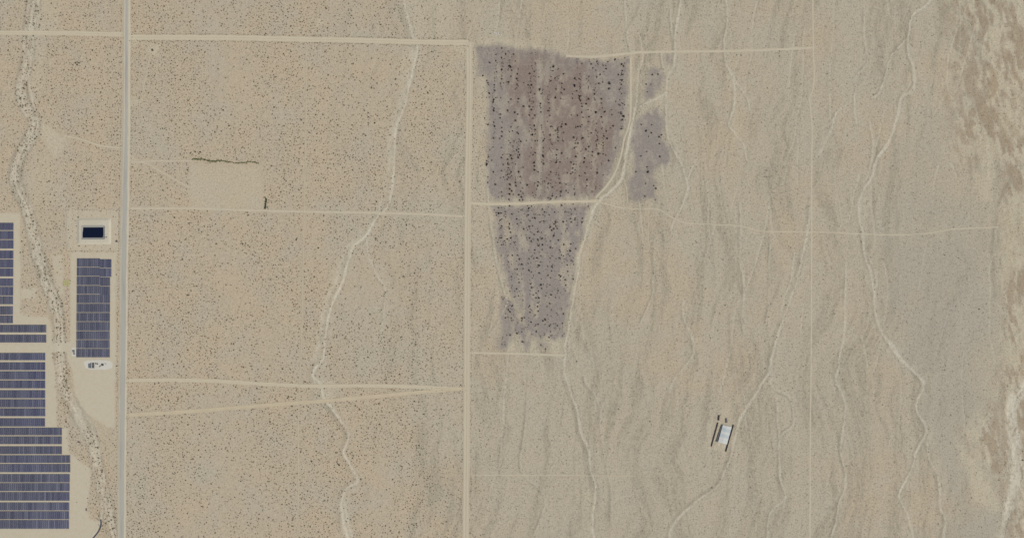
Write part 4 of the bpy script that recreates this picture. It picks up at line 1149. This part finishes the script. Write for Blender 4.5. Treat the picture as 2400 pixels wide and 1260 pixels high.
wx_ = ax_ - 1200; wy_ = 630 - ay_
wz_ = gz(wx_, wy_)

SRC = bpy.data.collections.new('scrub_sources')      # not linked to the scene: only instanced
def scatter(name, xs, ys_, zs, ss, meshes, label, cat):
    col = bpy.data.collections.new(name + '_sources')
    for k, m_ in enumerate(meshes):
        col.objects.link(bpy.data.objects.new('scrub_clump_source', m_))
    pm = bpy.data.meshes.new(name)
    pm.vertices.add(len(xs)); pm.vertices.foreach_set('co', np.stack([xs, ys_, zs], 1).astype(np.float32).ravel())
    pm.attributes.new('size', 'FLOAT', 'POINT').data.foreach_set('value', ss.astype(np.float32))
    pm.attributes.new('turn', 'FLOAT', 'POINT').data.foreach_set('value', (RNG.random(len(xs)) * 6.28).astype(np.float32))
    o = link(name, pm, None)
    ng = bpy.data.node_groups.new(name, 'GeometryNodeTree')
    ng.interface.new_socket('Geometry', in_out='INPUT', socket_type='NodeSocketGeometry')
    ng.interface.new_socket('Geometry', in_out='OUTPUT', socket_type='NodeSocketGeometry')
    N = ng.nodes.new
    gi = N('NodeGroupInput'); go = N('NodeGroupOutput')
    ci = N('GeometryNodeCollectionInfo'); ci.inputs['Collection'].default_value = col
    ci.inputs['Separate Children'].default_value = True; ci.inputs['Reset Children'].default_value = True
    iop = N('GeometryNodeInstanceOnPoints'); iop.inputs['Pick Instance'].default_value = True
    na = N('GeometryNodeInputNamedAttribute'); na.data_type = 'FLOAT'; na.inputs['Name'].default_value = 'size'
    nb = N('GeometryNodeInputNamedAttribute'); nb.data_type = 'FLOAT'; nb.inputs['Name'].default_value = 'turn'
    cx = N('ShaderNodeCombineXYZ')
    mp = N('GeometryNodeMeshToPoints')
    lk = ng.links.new
    lk(gi.outputs[0], mp.inputs['Mesh']); lk(mp.outputs[0], iop.inputs['Points'])
    lk(ci.outputs[0], iop.inputs['Instance'])
    lk(na.outputs['Attribute'], iop.inputs['Scale'])
    lk(nb.outputs['Attribute'], cx.inputs['Z'])
    e2r = N('FunctionNodeEulerToRotation'); lk(cx.outputs[0], e2r.inputs[0]); lk(e2r.outputs[0], iop.inputs['Rotation'])
    lk(iop.outputs[0], go.inputs[0])
    md = o.modifiers.new('scatter', 'NODES'); md.node_group = ng
    return tag(o, label, cat, kind='stuff')
scatter('desert_scrub', wx_, wy_, wz_, as_, SMALL, 'low olive scrub dotted all over the desert floor', 'scrub')
sc_ = np.array(stuff_char)
# thin burnt stubble between the large burnt shrubs
NB = 20000
bx_ = RNG.uniform(1115, 1580, NB); by_ = RNG.uniform(105, 825, NB)
bc_ = cover(bx_, by_)
rows_x = np.array([1143, 1158, 1175, 1191, 1199, 1213, 1243, 1252, 1270, 1289, 1306, 1316, 1349, 1361, 1378, 1396, 1410, 1455, 1461])
rowk = np.exp(-(np.abs(bx_[:, None] - rows_x[None, :] + 3 * np.sin(by_[:, None] / 31)).min(1) / 3.0) ** 2) * sstep(.3, .65, vnoise(bx_, by_, 22, 301, 45))
rowk = np.where(by_ > 480, .3 + .7 * sstep(.4, .7, vnoise(bx_, by_, 14, 303, 40)), rowk)
kb = (bc_['burn'] > .6) & (RNG.random(NB) < rowk * np.where(by_ > 480, .35, .75))
bxx = np.concatenate([sc_[:, 0], bx_[kb]]); byy = np.concatenate([sc_[:, 1], by_[kb]]); bss = np.concatenate([sc_[:, 2], RNG.uniform(.6, 1.5, kb.sum()) * (1 + .5 * (RNG.random(kb.sum()) > .8))])
scatter('burnt_scrub', bxx - 1200, 630 - byy, gz(bxx - 1200, 630 - byy), bss, CHAR, 'small burnt stubble scattered over the burnt fields', 'scrub')
print('objects', len(bpy.data.objects), 'scrub', len(ax_), 'stubble', len(bxx), 'ground tris', 2 * len(quads))
